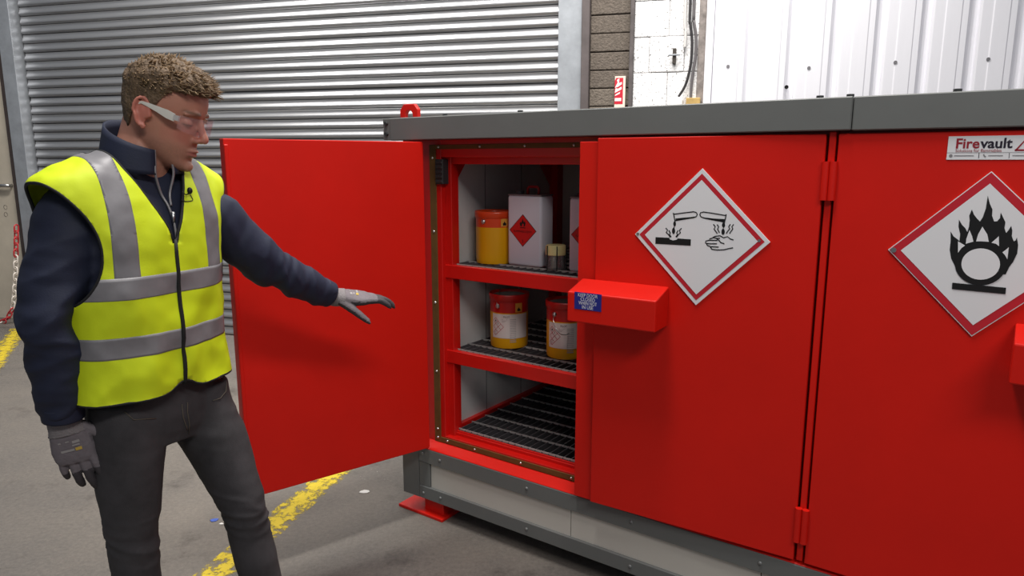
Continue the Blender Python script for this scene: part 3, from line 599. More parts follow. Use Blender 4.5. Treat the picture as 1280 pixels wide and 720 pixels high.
def ring(c, ax, ay, rx, ry, n=28, e=2.0, ryb=None):
    out = []
    for k in range(n):
        a = 2 * math.pi * k / n; ca, sa = math.cos(a), math.sin(a)
        q = 2 / e; r2 = ry if sa >= 0 or ryb is None else ryb
        out.append(c + ax * (rx * math.copysign(abs(ca) ** q, ca)) + ay * (r2 * math.copysign(abs(sa) ** q, sa)))
    return out
def loft(mb, rings, cap=True, mi=0):
    n = len(rings[0]); vs = [p for r_ in rings for p in r_]; fs = []
    for i in range(len(rings) - 1):
        for k in range(n): fs.append((i*n+k, i*n+(k+1)%n, (i+1)*n+(k+1)%n, (i+1)*n+k))
    if cap:
        N = len(vs); vs += [sum(rings[0], Vector()) / n, sum(rings[-1], Vector()) / n]
        for k in range(n): fs += [(N, (k+1)%n, k), (N+1, (len(rings)-1)*n+k, (len(rings)-1)*n+(k+1)%n)]
    mb.add(vs, fs, mi)
def limb(mb, pts, rad, ref, k=6, n=24, fold=0, seed=0, ff=30):
    """smooth tapered tube through pts; rad = (side, depth) half sizes; ref = direction of the depth axis"""
    P = catmull(pts, k); RR = catmull([Vector((a, b_, 0)) for a, b_ in rad], k); rings = []; ref = Vector(ref)
    for i, p_ in enumerate(P):
        t = (P[min(i+1, len(P)-1)] - P[max(i-1, 0)]).normalized(); ay = (ref - t * ref.dot(t)).normalized(); ax = ay.cross(t)
        rg = ring(p_, ax, ay, RR[i].x, RR[i].y, n)
        if fold:
            rg = [q + (q - p_).normalized() * fold * noise.noise(Vector((math.cos(2*math.pi*j/n) * 1.3 + seed, math.sin(2*math.pi*j/n) * 1.3, i * ff / 10))) for j, q in enumerate(rg)]
        rings.append(rg)
    loft(mb, rings)
def ellipsoid(mb, c, ax, ay, az, n=16, m=12):
    vs = [c + az]; 
    for i in range(1, m):
        ph = math.pi * i / m
        for k in range(n):
            a = 2*math.pi*k/n; vs.append(c + az * math.cos(ph) + (ax * math.cos(a) + ay * math.sin(a)) * math.sin(ph))
    vs.append(c - az); fs = [(0, 1 + k, 1 + (k+1) % n) for k in range(n)]
    for i in range(m - 2):
        for k in range(n): fs.append((1+i*n+k, 1+(i+1)*n+k, 1+(i+1)*n+(k+1)%n, 1+i*n+(k+1)%n))
    b_ = 1 + (m-2)*n; fs += [(b_ + k, len(vs) - 1, b_ + (k+1) % n) for k in range(n)]
    mb.add(vs, fs)
def remesh(mb, voxel, sm=2, name='tmp'):
    me = bpy.data.meshes.new(name); me.from_pydata([tuple(v) for v in mb.v], [], mb.f); me.update()
    bm = bmesh.new(); bm.from_mesh(me); bmesh.ops.recalc_face_normals(bm, faces=bm.faces); bm.to_mesh(me); bm.free()
    o = bpy.data.objects.new(name, me); COL.objects.link(o)
    r_ = o.modifiers.new('r', 'REMESH'); r_.mode = 'VOXEL'; r_.voxel_size = voxel; r_.use_smooth_shade = True
    if sm: s_ = o.modifiers.new('s', 'SMOOTH'); s_.iterations = sm; s_.factor = .5
    dg = bpy.context.evaluated_depsgraph_get(); dg.update(); m2 = bpy.data.meshes.new_from_object(o.evaluated_get(dg))
    bpy.data.objects.remove(o, do_unlink=True); bpy.data.meshes.remove(me); return m2
def displace(me, fn):
    me.update(); no = [v.normal.copy() for v in me.vertices]; co = [v.co.copy() for v in me.vertices]
    for v, n_, c in zip(me.vertices, no, co): v.co = c + n_ * fn(c, n_)
    me.update()
def finish(me, name, mats, parent, label=None):
    for v in me.vertices: v.co -= PC
    me.materials.clear()
    for m in (mats if isinstance(mats, (list, tuple)) else [mats]): me.materials.append(m)
    me.polygons.foreach_set('use_smooth', [True] * len(me.polygons)); me.update()
    o = bpy.data.objects.new(name, me); link(o, parent)
    if label: o['label'] = label
    return o
def pbuild(mb, name, mats, parent, smooth=True, auto=None, label=None):
    mb.v = [tuple(Vector(v) - PC) for v in mb.v]; o = mb.build(name, mats, parent, smooth=smooth, auto=auto)
    if label: o['label'] = label
    return o
def cutg(bm, g):
    val = {v: g(v.co) for v in bm.verts}; new = []
    for e in list(bm.edges):
        a, b_ = e.verts; va, vb = val[a], val[b_]
        if va * vb < 0:
            fac = min(max(va / (va - vb), .03), .97); ne, nv = bmesh.utils.edge_split(e, a, fac); val[nv] = 0; new.append(nv)
    if new: bmesh.ops.connect_verts(bm, verts=new)

# joints
Rsh, Rel, Rwr = fwd(92, 262, 1.665), fwd(62, 388, 1.60), fwd(80, 526, 1.625)
Lsh, Lel, Lwr = fwd(263, 268, 1.93), fwd(337, 335, 2.06), fwd(418, 371, 2.25)
Rhip, Rkn, Ran = T(-.088, 0, .90), fwd(166, 672, 1.72), Vector((-1.03, 1.76, .09))
Lhip, Lkn, Lan = Vector((-.885, 1.885, .90)), fwd(303, 628, 1.88), Vector((-.725, 1.93, .09))
TOR = [(.86, .172, .112, .125, 0), (.95, .168, .115, .12, 0), (1.05, .160, .118, .112, .003), (1.15, .164, .122, .112, .006), (1.25, .172, .126, .116, .01), (1.35, .178, .126, .12, .012), (1.42, .176, .116, .118, .012), (1.47, .165, .098, .11, .012), (1.51, .138, .078, .094, .014), (1.54, .106, .062, .08, .018), (1.565, .076, .056, .064, .022)]
def torso(mb, grow=0, top=None, e=2.4, n=48):
    TT = TOR if top is None else [q for q in TOR if q[0] > top + .05]
    rows = catmull([Vector((z, a, bf)) for z, a, bf, bb, c in TT], 5); r2 = catmull([Vector((bb, c, 0)) for z, a, bf, bb, c in TT], 5)
    rings = [ring(T(0, q.y, p_.x), PL, PF, p_.y + grow, p_.z + grow, n, e, q.x + grow) for p_, q in zip(rows, r2)]
    loft(mb, rings)
# ---- hands
def hand(mb, wr, d, nb, side, curls, thumb, k=1.0, S=1.12):
    """wr wrist, d finger direction, nb back-of-hand normal, side = +1 when thumb lies on d x nb"""
    d = Vector(d).normalized(); nb = Vector(nb); nb = (nb - d * nb.dot(d)).normalized(); t = d.cross(nb) * side
    rings = []
    for x, hw_, th in ((-.015, .027, .020), (.01, .030, .021), (.035, .038, .020), (.065, .043, .017), (.088, .041, .0145), (.098, .036, .011)):
        rings.append(ring(wr + d * x * S, t, nb, hw_ * k * S, th * k * S, 20, 2.6))
    loft(mb, rings)
    base = [(.030, .090, .072, .0102), (.0105, .096, .081, .0105), (-.0095, .092, .075, .0100), (-.0285, .082, .059, .0088)]
    for i, (o_, x, L, r_) in enumerate(base):
        o_ *= S; x *= S; L *= S; r_ *= 1.06; c = curls[i]; p_ = wr + d * (x - .012) + t * o_; dr = d * 1.0 + t * (.10 - .07 * i) * .9; dr.normalize(); pts = [p_]; ang = 0
        for sl, cc in ((.45, c[0]), (.30, c[1]), (.25, c[2])):
            axis = t * side; ang += cc; dd = (dr * math.cos(ang) - nb * math.sin(ang)); pts.append(pts[-1] + dd * L * sl + (dd * .012 if sl == .45 else Vector()))
        limb(mb, pts, [(r_ * k * 1.08,) * 2, (r_ * k,) * 2, (r_ * k * .94,) * 2, (r_ * k * .74,) * 2], nb, 4, 10)
        ellipsoid(mb, pts[-1], t * r_ * .74 * k, nb * r_ * .74 * k, (pts[-1] - pts[-2]).normalized() * r_ * .8 * k, 10, 6)
    a, b_ = thumb; p_ = wr + d * .020 + t * .025 - nb * .004; d1 = (d * math.cos(a) + t * math.sin(a) - nb * b_).normalized(); d2 = (d * math.cos(a * .55) + t * math.sin(a * .55) - nb * b_ * 1.3).normalized()
    pts = [p_, p_ + d1 * .046, p_ + d1 * .046 + d2 * .038, p_ + d1 * .046 + d2 * .066]
    limb(mb, pts, [(.0165 * k,) * 2, (.0135 * k,) * 2, (.0115 * k,) * 2, (.0085 * k,) * 2], nb, 4, 10)
    ellipsoid(mb, pts[-1], t * .0085 * k, nb * .0085 * k, d2 * .009 * k, 10, 6)
    return d, nb, t
RH = dict(d=fwd(112, 618, 1.64) - Rwr, nb=Vector((.30, -.95, .15)), side=-1, curls=[(.02, .18, .2), (.05, .22, .2), (.08, .26, .22), (.12, .28, .22)], thumb=(.85, .05))
LH = dict(d=fwd(486, 374, 2.30) - Lwr, nb=Vector((.05, -.16, .98)), side=1, curls=[(-.16, .42, .35), (-.08, .40, .35), (0, .4, .35), (.06, .4, .35)], thumb=(.50, .48))

# ---- head frame
HS = 1.045
hf0 = Vector((.996, -.03, 0)).normalized(); pit_ = R(18); up0 = Vector((0, 0, 1))
HF = hf0 * math.cos(pit_) - up0 * math.sin(pit_); HU = hf0 * math.sin(pit_) + up0 * math.cos(pit_); HL = Vector((-hf0.y, hf0.x, 0))
ear = fwd(182, 141, 1.71); HO = ear + HL * .081
def Hd(l, f, z): return HO + (HL * l + HF * f + HU * z) * HS
def Hinv(p_): q = (p_ - HO) / HS; return q.dot(HL), q.dot(HF), q.dot(HU)
HEAD = [(-.115, .070, -.030, .012), (-.110, .083, -.034, .026), (-.099, .0885, -.040, .038), (-.084, .0865, -.046, .049), (-.066, .0885, -.056, .0565), (-.045, .0885, -.068, .062), (-.020, .086, -.078, .068), (.004, .084, -.086, .0715), (.022, .0905, -.091, .0735), (.045, .0925, -.091, .0755), (.068, .087, -.084, .0745), (.088, .075, -.070, .068), (.104, .054, -.052, .056), (.115, .026, -.030, .038), (.120, -.002, -.006, .012)]
def head_surface(grow=0, n=48, sub=4):
    A_ = catmull([Vector(h[:3]) for h in HEAD], sub); B_ = catmull([Vector((h[3], 0, 0)) for h in HEAD], sub); out = []
    for p_, q in zip(A_, B_):
        cf = (p_.y + p_.z) / 2; ry = (p_.y - p_.z) / 2; rg = []
        for k in range(n):
            a = 2*math.pi*k/n; ca, sa = math.cos(a), math.sin(a); e = 2.25; x = (q.x + grow) * math.copysign(abs(ca) ** (2/e), ca); y = cf + (ry + grow) * math.copysign(abs(sa) ** (2/e), sa)
            if sa > 0: x *= 1 - .10 * sa
            rg.append((x, y, p_.x + (grow * (p_.x / .12) if p_.x > 0 else 0)))
        out.append(rg)
    return out
body = MB()
loft(body, [[Hd(*p_) for p_ in rg] for rg in head_surface()])
def hl(pts, rad, ref, k=5, n=14): limb(body, [Hd(*p_) for p_ in pts], [(a * HS, b_ * HS) for a, b_ in rad], ref, k, n)
# nose, brow, lips, chin, lids
hl([(0, .078, .022), (0, .0895, .006), (0, .099, -.012), (0, .108, -.027), (0, .1065, -.036)], [(.009, .007), (.0075, .0075), (.0085, .009), (.0115, .0095), (.008, .005)], HF)
for s in (-1, 1):
    ellipsoid(body, Hd(.0115 * s, .093, -.034), HL * .0075 * HS, HF * .011 * HS, HU * .0070 * HS)
    hl([(.010 * s, .088, .024), (.030 * s, .0865, .027), (.050 * s, .071, .022)], [(.005, .006), (.006, .0065), (.004, .005)], HF)
    ellipsoid(body, Hd(.031 * s, .0735, .004), HL * .0145 * HS, HF * .0125 * HS, HU * .011 * HS)
    pass
    # ear
    ec = Hd(.0755 * s, -.004, -.004); ea = HL * s
    eo = [Hd(.0785 * s + .010 * s * (0.4 - .6 * math.cos(a)) , -.006 + .016 * math.cos(a) + .004 * math.sin(a) * -1 , -.001 + .031 * math.sin(a) * (1 if math.sin(a) > 0 else .95)) for a in [R(-60) + R(300) * k / 14 - R(60) for k in range(15)]]
    eo = []
    for k in range(17):
        a = R(-20) + R(292) * k / 16      # helix from front over top and back to the lobe
        rr = .0165 if math.sin(a) > -.2 else .012
        eo.append(Hd((.078 + .009 * max(0, -math.cos(a) * .6 + .4)) * s, -.008 + rr * math.cos(a) - .004 * math.sin(a), .001 + .031 * math.sin(a)))
    body.tube(eo, [.0042 * HS] * 17, 8)
    limb(body, [Hd(.073 * s, -.004, .026), Hd(.0785 * s, -.008, .004), Hd(.076 * s, -.004, -.026)], [(.010, .004), (.015, .0045), (.007, .004)], HL * s, 5, 12)
    ellipsoid(body, Hd(.0785 * s, .001, -.031), HL * .004, HF * .0075, HU * .008)
    ellipsoid(body, Hd(.078 * s, .011, -.003), HL * .004, HF * .004, HU * .007)
hl([(-.024, .079, -.062), (-.012, .0895, -.0605), (0, .0935, -.060), (.012, .0895, -.0605), (.024, .079, -.062)], [(.003, .004), (.004, .0055), (.0042, .006), (.004, .0055), (.003, .004)], HF)
hl([(-.021, .078, -.069), (-.010, .0885, -.070), (0, .0915, -.0705), (.010, .0885, -.070), (.021, .078, -.069)], [(.003, .004), (.0048, .006), (.0055, .006), (.0048, .006), (.003, .004)], HF)
ellipsoid(body, Hd(0, .0815, -.100), HL * .018, HF * .014, HU * .014)
# neck
limb(body, [Hd(0, -.030, -.01), Hd(0, -.030, -.075), T(.0, .035, 1.56), T(0, .01, 1.46)], [(.056, .056), (.058, .060), (.062, .064), (.085, .075)], HF, 6, 28)
torso(body, -.022)
SHR = T(-.10, 0, 1.42); SHL = T(.10, 0, 1.42)
AR = [(.058, .058), (.054, .056), (.046, .048), (.040, .042), (.030, .026)]
limb(body, [SHR, Rsh, Rsh.lerp(Rel, .5), Rel, Rel.lerp(Rwr, .5), Rwr], [AR[0], (.056, .056), AR[1], (.042, .044), (.038, .040), (.028, .024)], PF)
limb(body, [SHL, Lsh, Lsh.lerp(Lel, .5), Lel, Lel.lerp(Lwr, .5), Lwr], [AR[0], (.050, .050), (.046, .048), (.036, .038), (.033, .035), (.026, .024)], Vector((0, 0, 1)))
hand(body, Rwr, RH['d'], RH['nb'], RH['side'], RH['curls'], RH['thumb'], .86); hand(body, Lwr, LH['d'], LH['nb'], LH['side'], LH['curls'], LH['thumb'], .86)
PEL = T(0, 0, .93)
for hip, kn, an in ((Rhip, Rkn, Ran), (Lhip, Lkn, Lan)):
    limb(body, [PEL.lerp(hip, .6) + Vector((0, 0, .02)), hip, hip.lerp(kn, .5), kn, kn.lerp(an, .4), an], [(.08, .085), (.080, .088), (.068, .074), (.050, .054), (.048, .052), (.036, .038)], PF)
    ellipsoid(body, an + PF * .06 + Vector((0, 0, -.045)), PL * .036, PF * .115, Vector((0, 0, .032)))
bme = remesh(body, .0034, 2)
# eye sockets, mouth line and tint
def face_shape(c, n_):
    l, f, z = Hinv(c); d_ = 0
    if f > .03 and -.13 < z < .1:
        for s in (-1, 1):
            q = ((l - .031 * s) / .016) ** 2 + ((z - .009) / .009) ** 2; d_ -= .0022 * math.exp(-q)
            q = ((l - .028 * s) / .010) ** 2 + ((z + .062) / .02) ** 2
        d_ -= .0026 * math.exp(-((z + .0652) / .0022) ** 2 - (l / .022) ** 4)
        d_ -= .0030 * math.exp(-((z + .083) / .007) ** 2 - (l / .02) ** 2)
    return d_
displace(bme, face_shape)
ca = bme.color_attributes.new('tint', 'FLOAT_COLOR', 'POINT')
base = Vector(lin((190, 134, 114))); red_ = Vector(lin((192, 104, 92))); stub = Vector(lin((150, 108, 90))); lip = Vector(lin((170, 98, 92))); browc = Vector(lin((92, 66, 46))); lash = Vector(lin((70, 46, 38)))
def sm(a, b_, x): t = min(max((x - a) / (b_ - a), 0), 1); return t * t * (3 - 2 * t)
for i, v in enumerate(bme.vertices):
    l, f, z = Hinv(v.co); c = base.copy()
    if -.16 < z < .15 and -.12 < f < .14 and abs(l) < .1:
        al = abs(l)
        c = c.lerp(red_, .28 * math.exp(-((al - .045) / .022) ** 2 - ((z + .028) / .022) ** 2) * (f > .03))
        c = c.lerp(red_, .6 * math.exp(-(l / .014) ** 2 - ((z + .028) / .014) ** 2) * (f > .088))
        c = c.lerp(red_, .6 * sm(.072, .080, al) * (1 if -.03 < f < .03 else 0))
        st_ = sm(-.040, -.062, z) * sm(-.010, .02, f) * (1 - math.exp(-((al) / .03) ** 2) * 0) + .8 * math.exp(-((z + .049) / .008) ** 2 - (l / .024) ** 4) * (f > .05)
        st_ = min(st_, 1) * (.6 + .4 * noise.noise(v.co * 400)); c = c.lerp(stub, max(0, st_) * .75)
        if f > .07: c = c.lerp(lip, .8 * math.exp(-((z + .0655) / .0065) ** 4 - (l / .021) ** 6))
        c = c.lerp(browc, .85 * math.exp(-((z - .0285 + .0 * al) / .0045) ** 2) * sm(.008, .014, al) * sm(.056, .044, al) * (f > .05))
        if f > .05: c = c.lerp(lash, .8 * math.exp(-((z + .001) / .0018) ** 2 - ((al - .031) / .014) ** 4))
    ca.data[i].color = (*c, 1)
finish(bme, 'body', SKIN, PER)

# ---- hair
HAIRM = mat('short_brown_hair', (104, 84, 64), .65, var=.42, scale=70, bump=.7, bscale=150)
HAIRM2 = mat('hair_strands', (138, 114, 86), .55, var=.5, scale=45)
def hairline(l, f, z):    # positive where hair grows
    al = abs(l)
    front = z - (.066 + .9 * max(0, al - .030) * 0 - .10 * max(0, al - .035)) + max(0, -(f - .02)) * 50
    if f > .045: return z - (.070 - .12 * max(0, al - .03))
    if f > .004: return z - (.070 - (.045 - f) * 1.15 - .12 * max(0, al - .03)) if f > .030 else z - (.050 - (.030 - f) * 1.9)
    if f > -.028: return z - .024 + max(0, .0 - f) * .15
    return z - (.024 - (-.028 - f) * 4.0) if f > -.052 else z + .074
def hthick(l, f, z):
    t = sm(.035, .085, z); return .0035 + .0105 * t + .007 * sm(.02, .08, f) * t
hm = MB(); loft(hm, [[Vector(p_) for p_ in rg] for rg in head_surface(.001, 72, 6)])
hme = bpy.data.meshes.new('hair'); hme.from_pydata([tuple(v) for v in hm.v], [], hm.f); hme.update()
bm = bmesh.new(); bm.from_mesh(hme); bmesh.ops.recalc_face_normals(bm, faces=bm.faces)
g = lambda c: hairline(*c) + .004 * noise.noise(Vector(c) * 120)
cutg(bm, g); bmesh.ops.delete(bm, geom=[f_ for f_ in bm.faces if g(f_.calc_center_median()) < 0], context='FACES')
bm.normal_update(); roots = []
for v in bm.verts:
    th = hthick(*v.co); nz_ = noise.noise(v.co * 55) * .45 + noise.noise(v.co * 130) * .25
    if v.is_boundary: th = .0015
    roots.append((v.co.copy(), v.normal.copy(), th)); 
nv = [(v, v.co + v.normal * (th * (1 + .55 * (noise.noise(v.co * 60) + .5 * noise.noise(v.co * 140))))) for v, (c, n_, th) in zip(bm.verts, roots)]
for v, c in nv: v.co = c
for v in bm.verts: v.co = Hd(*v.co)
bm.to_mesh(hme); bm.free(); ho = finish(hme, 'hair', HAIRM, PER)
lk_ = MB()
random.seed(3)
for c, n_, th in roots:
    if c.z < .046 or random.random() > .62: continue
    for rep in range(1 if c.z < .06 else 2):
        L_ = th * random.uniform(.9, 1.5); j = Vector((random.uniform(-1, 1), random.uniform(-1, 1), random.uniform(-.4, .6)))
        sweep = Vector((-.25 * (1 if c.x < 0 else -1), .75, .1)) if c.z > .05 else Vector((0, -.2, -.9))
        dr = (n_ * .42 + sweep * .9 + j * .45).normalized(); p0 = c + n_ * th * .35 + j * .002; p1 = p0 + dr * L_ * .6; p2 = p1 + (dr + n_ * -.45 + j * .3).normalized() * L_ * .5
        lk_.tube([Hd(*p0), Hd(*p1), Hd(*p2)], [.0021, .0017, .0004], 4)
pbuild(lk_, 'hair_strands', HAIRM2, ho)['kind'] = 'stuff'

# ---- jacket: torso, sleeves
jk = MB(); torso(jk, .0, .95)
limb(jk, [T(-.09, 0, 1.42), Rsh + PL * .01, Rsh.lerp(Rel, .35), Rsh.lerp(Rel, .7), Rel, Rel.lerp(Rwr, .4), Rel.lerp(Rwr, .8), Rwr + (Rel - Rwr).normalized() * .022],
     [(.060, .066), (.072, .078), (.074, .080), (.068, .076), (.063, .070), (.058, .064), (.049, .053), (.044, .046)], PF, 8, 30)
limb(jk, [T(.09, 0, 1.42), Lsh, Lsh.lerp(Lel, .35), Lsh.lerp(Lel, .7), Lel, Lel.lerp(Lwr, .4), Lel.lerp(Lwr, .8), Lwr + (Lel - Lwr).normalized() * .030],
     [(.058, .062), (.066, .068), (.064, .068), (.061, .064), (.056, .058), (.050, .052), (.043, .045), (.038, .040)], Vector((0, 0, 1)), 8, 30)
jme = remesh(jk, .006, 3)
def seg_par(c, a, b_): ab = b_ - a; return (c - a).dot(ab) / ab.length_squared
def jfold(c, n_):
    amp = .0; d_ = 0
    for sh, el, wr, sd in ((Rsh, Rel, Rwr, 1.3), (Lsh, Lel, Lwr, 7.1)):
        q = seg_par(c, sh, wr)
        if (c - sh.lerp(wr, min(max(q, 0), 1))).length < .16 and -.2 < q < 1.15 and abs((c - PC).dot(PL)) > .13:
            ax = (wr - sh).normalized(); u_ = c.dot(ax); r_ = c - ax * u_
            # oblique folds, strongest at the elbow and above the cuff
            s_ = noise.noise(Vector((u_ * 13 + r_.z * 15 + r_.x * 9, r_.y * 9 + sd, r_.z * 4 - u_ * 3))); s2_ = noise.noise(Vector((u_ * 42, r_.x * 10 + sd, r_.y * 10 + r_.z * 8)))
            k_ = .5 + .8 * math.exp(-((q - .55) / .22) ** 2) + .5 * math.exp(-((q - .95) / .1) ** 2)
            d_ = (.0135 * (abs(s_) * -1.6 + .5) + .0035 * s2_) * k_
    return d_
displace(jme, jfold)
JO = finish(jme, 'jacket', NAVY, PER, 'navy softshell jacket')
# cuffs
for el, wr in ((Rel, Rwr), (Lel, Lwr)):
    ax = (wr - el).normalized(); c = wr + ax * (-.060 if wr is Lwr else -.044); cu = MB(); ref = PF if wr is Rwr else Vector((0, 0, 1))
    kk = .9 if wr is Lwr else 1
    limb(cu, [c, c + ax * .018, c + ax * .036], [(.0475 * kk, .050 * kk), (.0465 * kk, .0485 * kk), (.0455 * kk, .0475 * kk)], ref, 3, 28)
    sd = ax.cross(ref).normalized(); 
    pbuild(cu, 'cuff', NAVY, JO)
# collar
cl = MB(); n = 40; rows = []
for j in range(7):
    t = j / 6; rg = []
    for k in range(n + 1):
        a = R(-90) + R(14) + (R(360) - R(28)) * k / n       # opens at the front
        bk_ = .5 - .5 * math.sin(a + R(180)) if False else (1 + math.sin(a)) / 2   # a=-90 front, +90 back
        top = 1.572 + .078 * bk_ ** .8; bot = 1.515 + .025 * bk_
        z = bot + (top - bot) * t; sp = (1 - bk_) * t * .010
        rx = .100 - .022 * t + sp; ry = .088 - .010 * t
        c0 = T(0, .034 + .010 * t, 0); rg.append(Vector((c0.x, c0.y, 0)) + PL * (rx * math.cos(a)) - PF * (ry * math.sin(a)) + Vector((0, 0, z)))
    rows.append(rg)
vs = [p_ for rg in rows for p_ in rg]; cl.add(vs, [(j*(n+1)+k, j*(n+1)+k+1, (j+1)*(n+1)+k+1, (j+1)*(n+1)+k) for j in range(6) for k in range(n)])
co = pbuild(cl, 'collar', NAVY, JO); so = co.modifiers.new('s', 'SOLIDIFY'); so.thickness = .006; so.offset = 0
# jacket zip: two open teeth edges meeting lower on the chest
ZM = mat('zip_grey', (150, 148, 150), .4, .4)
def chest(l, z, off=.0):   # front surface of torso rings
    for (a, b_) in zip(TOR[:-1], TOR[1:]):
        if a[0] <= z <= b_[0]:
            t = (z - a[0]) / (b_[0] - a[0]); A_ = a[1] + (b_[1] - a[1]) * t; Bf = a[2] + (b_[2] - a[2]) * t; c = a[4] + (b_[4] - a[4]) * t
            return c + Bf * max(0, 1 - (abs(l) / A_) ** 2.4) ** (1 / 2.4) + off
    return .08
for s, kz in ((1, 0), (-1, 40)):
    e0 = rows[6][kz]; P = [e0, rows[3][kz], rows[0][kz], T(.012 * s, chest(0, 1.47, .006), 1.47), T(.004 * s, chest(0, 1.44, .007), 1.44)]
    if s < 0: P += [T(0, chest(0, 1.40, .008), 1.40), T(0, chest(0, 1.34, .008), 1.34)]
    pbuild(MB().tube(catmull(P, 5), .0032, 6), 'zip', ZM, JO)
pp = T(0, chest(0, 1.425, .012), 1.425); pbuild(MB().tube([pp, pp - Vector((0, 0, .03))], [.005, .004], 6), 'zip_pull', STEEL, JO)

# ---- hi-vis vest
VS = [(.93, .212, .142, .150, 0), (1.00, .208, .142, .146, 0), (1.10, .204, .142, .140, .002), (1.20, .203, .144, .138, .005), (1.30, .207, .144, .138, .009), (1.38, .214, .140, .138, .012), (1.44, .226, .130, .134, .012), (1.48, .238, .116, .126, .012), (1.507, .233, .100, .114, .014), (1.530, .198, .084, .100, .017), (1.552, .150, .071, .088, .02), (1.566, .112, .066, .080, .022), (1.578, .085, .062, .076, .024)]
rw = catmull([Vector((z, a, bf)) for z, a, bf, bb, c in VS], 10); r2 = catmull([Vector((bb, c, 0)) for z, a, bf, bb, c in VS], 10)
n = 150; ZX, ZY, ZZ = Vector((1, 0, 0)), Vector((0, 1, 0)), Vector((0, 0, 1))
rings = [ring(Vector((0, q.y, p_.x)), ZX, ZY, p_.y, p_.z, n, 2.5, q.x) for p_, q in zip(rw, r2)]
vm_ = MB(); loft(vm_, rings, cap=False)
bm = bmesh.new(); me = bpy.data.meshes.new('v'); me.from_pydata([tuple(v) for v in vm_.v], [], vm_.f); bm.from_mesh(me); bpy.data.meshes.remove(me)
bmesh.ops.recalc_face_normals(bm, faces=bm.faces)
if sum(f_.normal.dot(Vector((f_.calc_center_median().x, f_.calc_center_median().y, 0))) for f_ in bm.faces) < 0: bmesh.ops.reverse_faces(bm, faces=bm.faces)
ZV = 1.350
def g_neck(c): return (abs(c.x) - (c.z - ZV) * .43) if c.y > .03 else (1.556 - c.z if abs(c.x) < .12 else 1)
def g_arm(c):
    if c.z < 1.17: return 1
    lc = (.160 if c.y > 0 else .186) + (.075 if c.y > 0 else .05) * (abs(c.z - 1.335) / .165) ** 2.0; return lc - abs(c.x)
def g_hem(c): return c.z - (.974 + (.030 * math.exp(-(abs(c.x) / .028) ** 2) if c.y > 0 else -.01))
rm = [(g_neck), (g_arm), (g_hem)]
for g in rm:
    cutg(bm, g); bmesh.ops.delete(bm, geom=[f_ for f_ in bm.faces if g(f_.calc_center_median()) < 0], context='FACES')
H1 = (1.085, 1.137); H2 = (1.228, 1.280)
VX = lambda c: .118 + .0 * c.z
for z in (*H1, *H2): cutg(bm, lambda c, z=z: c.z - z)
for x in (-.143, -.092, .092, .143): cutg(bm, lambda c, x=x: c.x - x)
bm.normal_update()
def vwrinkle(c):
    low = sm(1.30, .95, c.z); cr = noise.noise(Vector((c.x * 7 + c.z * 5, c.y * 7 + 3, c.z * 7 - c.x * 5)))
    return .009 * (.28 - abs(cr)) * (.6 + .7 * low) + .0105 * noise.noise(Vector((c.x * 8, c.y * 8, c.z * 3.0 + 2))) * (.5 + low) + .0065 * noise.noise(Vector((c.x * 14 + 5, c.y * 14, c.z * 11))) + .0016 * noise.noise(Vector((c.x * 40, c.y * 40, c.z * 30)))
disp = [(v, v.co + v.normal * vwrinkle(v.co)) for v in bm.verts]
orig = {v.index: v.co.copy() for v in bm.verts}; bm.verts.index_update(); orig = {v.index: v.co.copy() for v in bm.verts}
def cls(c):
    if H1[0] < c.z < H1[1] or H2[0] < c.z < H2[1]: return 'h1' if c.z < 1.2 else 'h2'
    if c.z > H2[1] and .092 < abs(c.x) < .143: return 'vl' if c.x > 0 else 'vr'
    return 'f'
fc = [(tuple(v.index for v in f_.verts), cls(f_.calc_center_median())) for f_ in bm.faces]
newp = {}
for v, c in disp: newp[v.index] = c
nrm = {v.index: v.normal.copy() for v in bm.verts}
bound = [(e.verts[0].index, e.verts[1].index) for e in bm.edges if e.is_boundary]
VSH = -.012
def sub(name, want, mats, parent, off, th):
    ids = {}; vs = []; fs = []
    for f_, c in fc:
        if c in want:
            for i in f_:
                if i not in ids: ids[i] = len(vs); q = newp[i] + nrm[i] * off; vs.append(T(q.x + VSH, q.y, q.z))
            fs.append(tuple(ids[i] for i in f_))
    o = pbuild(MB().add(vs, fs), name, mats, parent); m = o.modifiers.new('s', 'SOLIDIFY'); m.thickness = th; m.offset = -1; return o
VEST = sub('vest', ('f', 'h1', 'h2', 'vl', 'vr'), HIVIS, PER, 0, .0025); VEST['label'] = 'fluorescent yellow sleeveless vest'
for k_ in ('h1', 'h2', 'vl', 'vr'): sub('reflective_tape', (k_,), TAPE, VEST, .0016, .0012)
# binding on every open edge
adj = {}
for a, b_ in bound: adj.setdefault(a, []).append(b_); adj.setdefault(b_, []).append(a)
seen = set()
for s0 in list(adj):
    if s0 in seen: continue
    loop = [s0]; seen.add(s0); cur = s0
    while True:
        nx = [x for x in adj[cur] if x not in seen]
        if not nx: break
        cur = nx[0]; seen.add(cur); loop.append(cur)
    if len(loop) < 12: continue
    P = [newp[i] for i in loop]
    for it in range(3): P = [(P[i-1] + P[i] * 2 + P[(i+1) % len(P)]) / 4 for i in range(len(P))]
    P = [p_ for i, p_ in enumerate(P) if i % 2 == 0]
    pbuild(MB().tube([T(p_.x + VSH, p_.y, p_.z) for p_ in P], .0040, 6, closed=True), 'binding', PIPE, VEST)
# front closure
def vfront(z, l=0):
    best = min((i for i in newp if orig[i].y > .05), key=lambda i: (orig[i].x - l) ** 2 + (orig[i].z - z) ** 2); return newp[best]
P = [vfront(.975 + (1.355 - .975) * k / 14) for k in range(15)]
pbuild(MB().tube([T(VSH, p_.y + .003, p_.z) for p_ in P], .0052, 8), 'front_closure', PIPE, VEST)
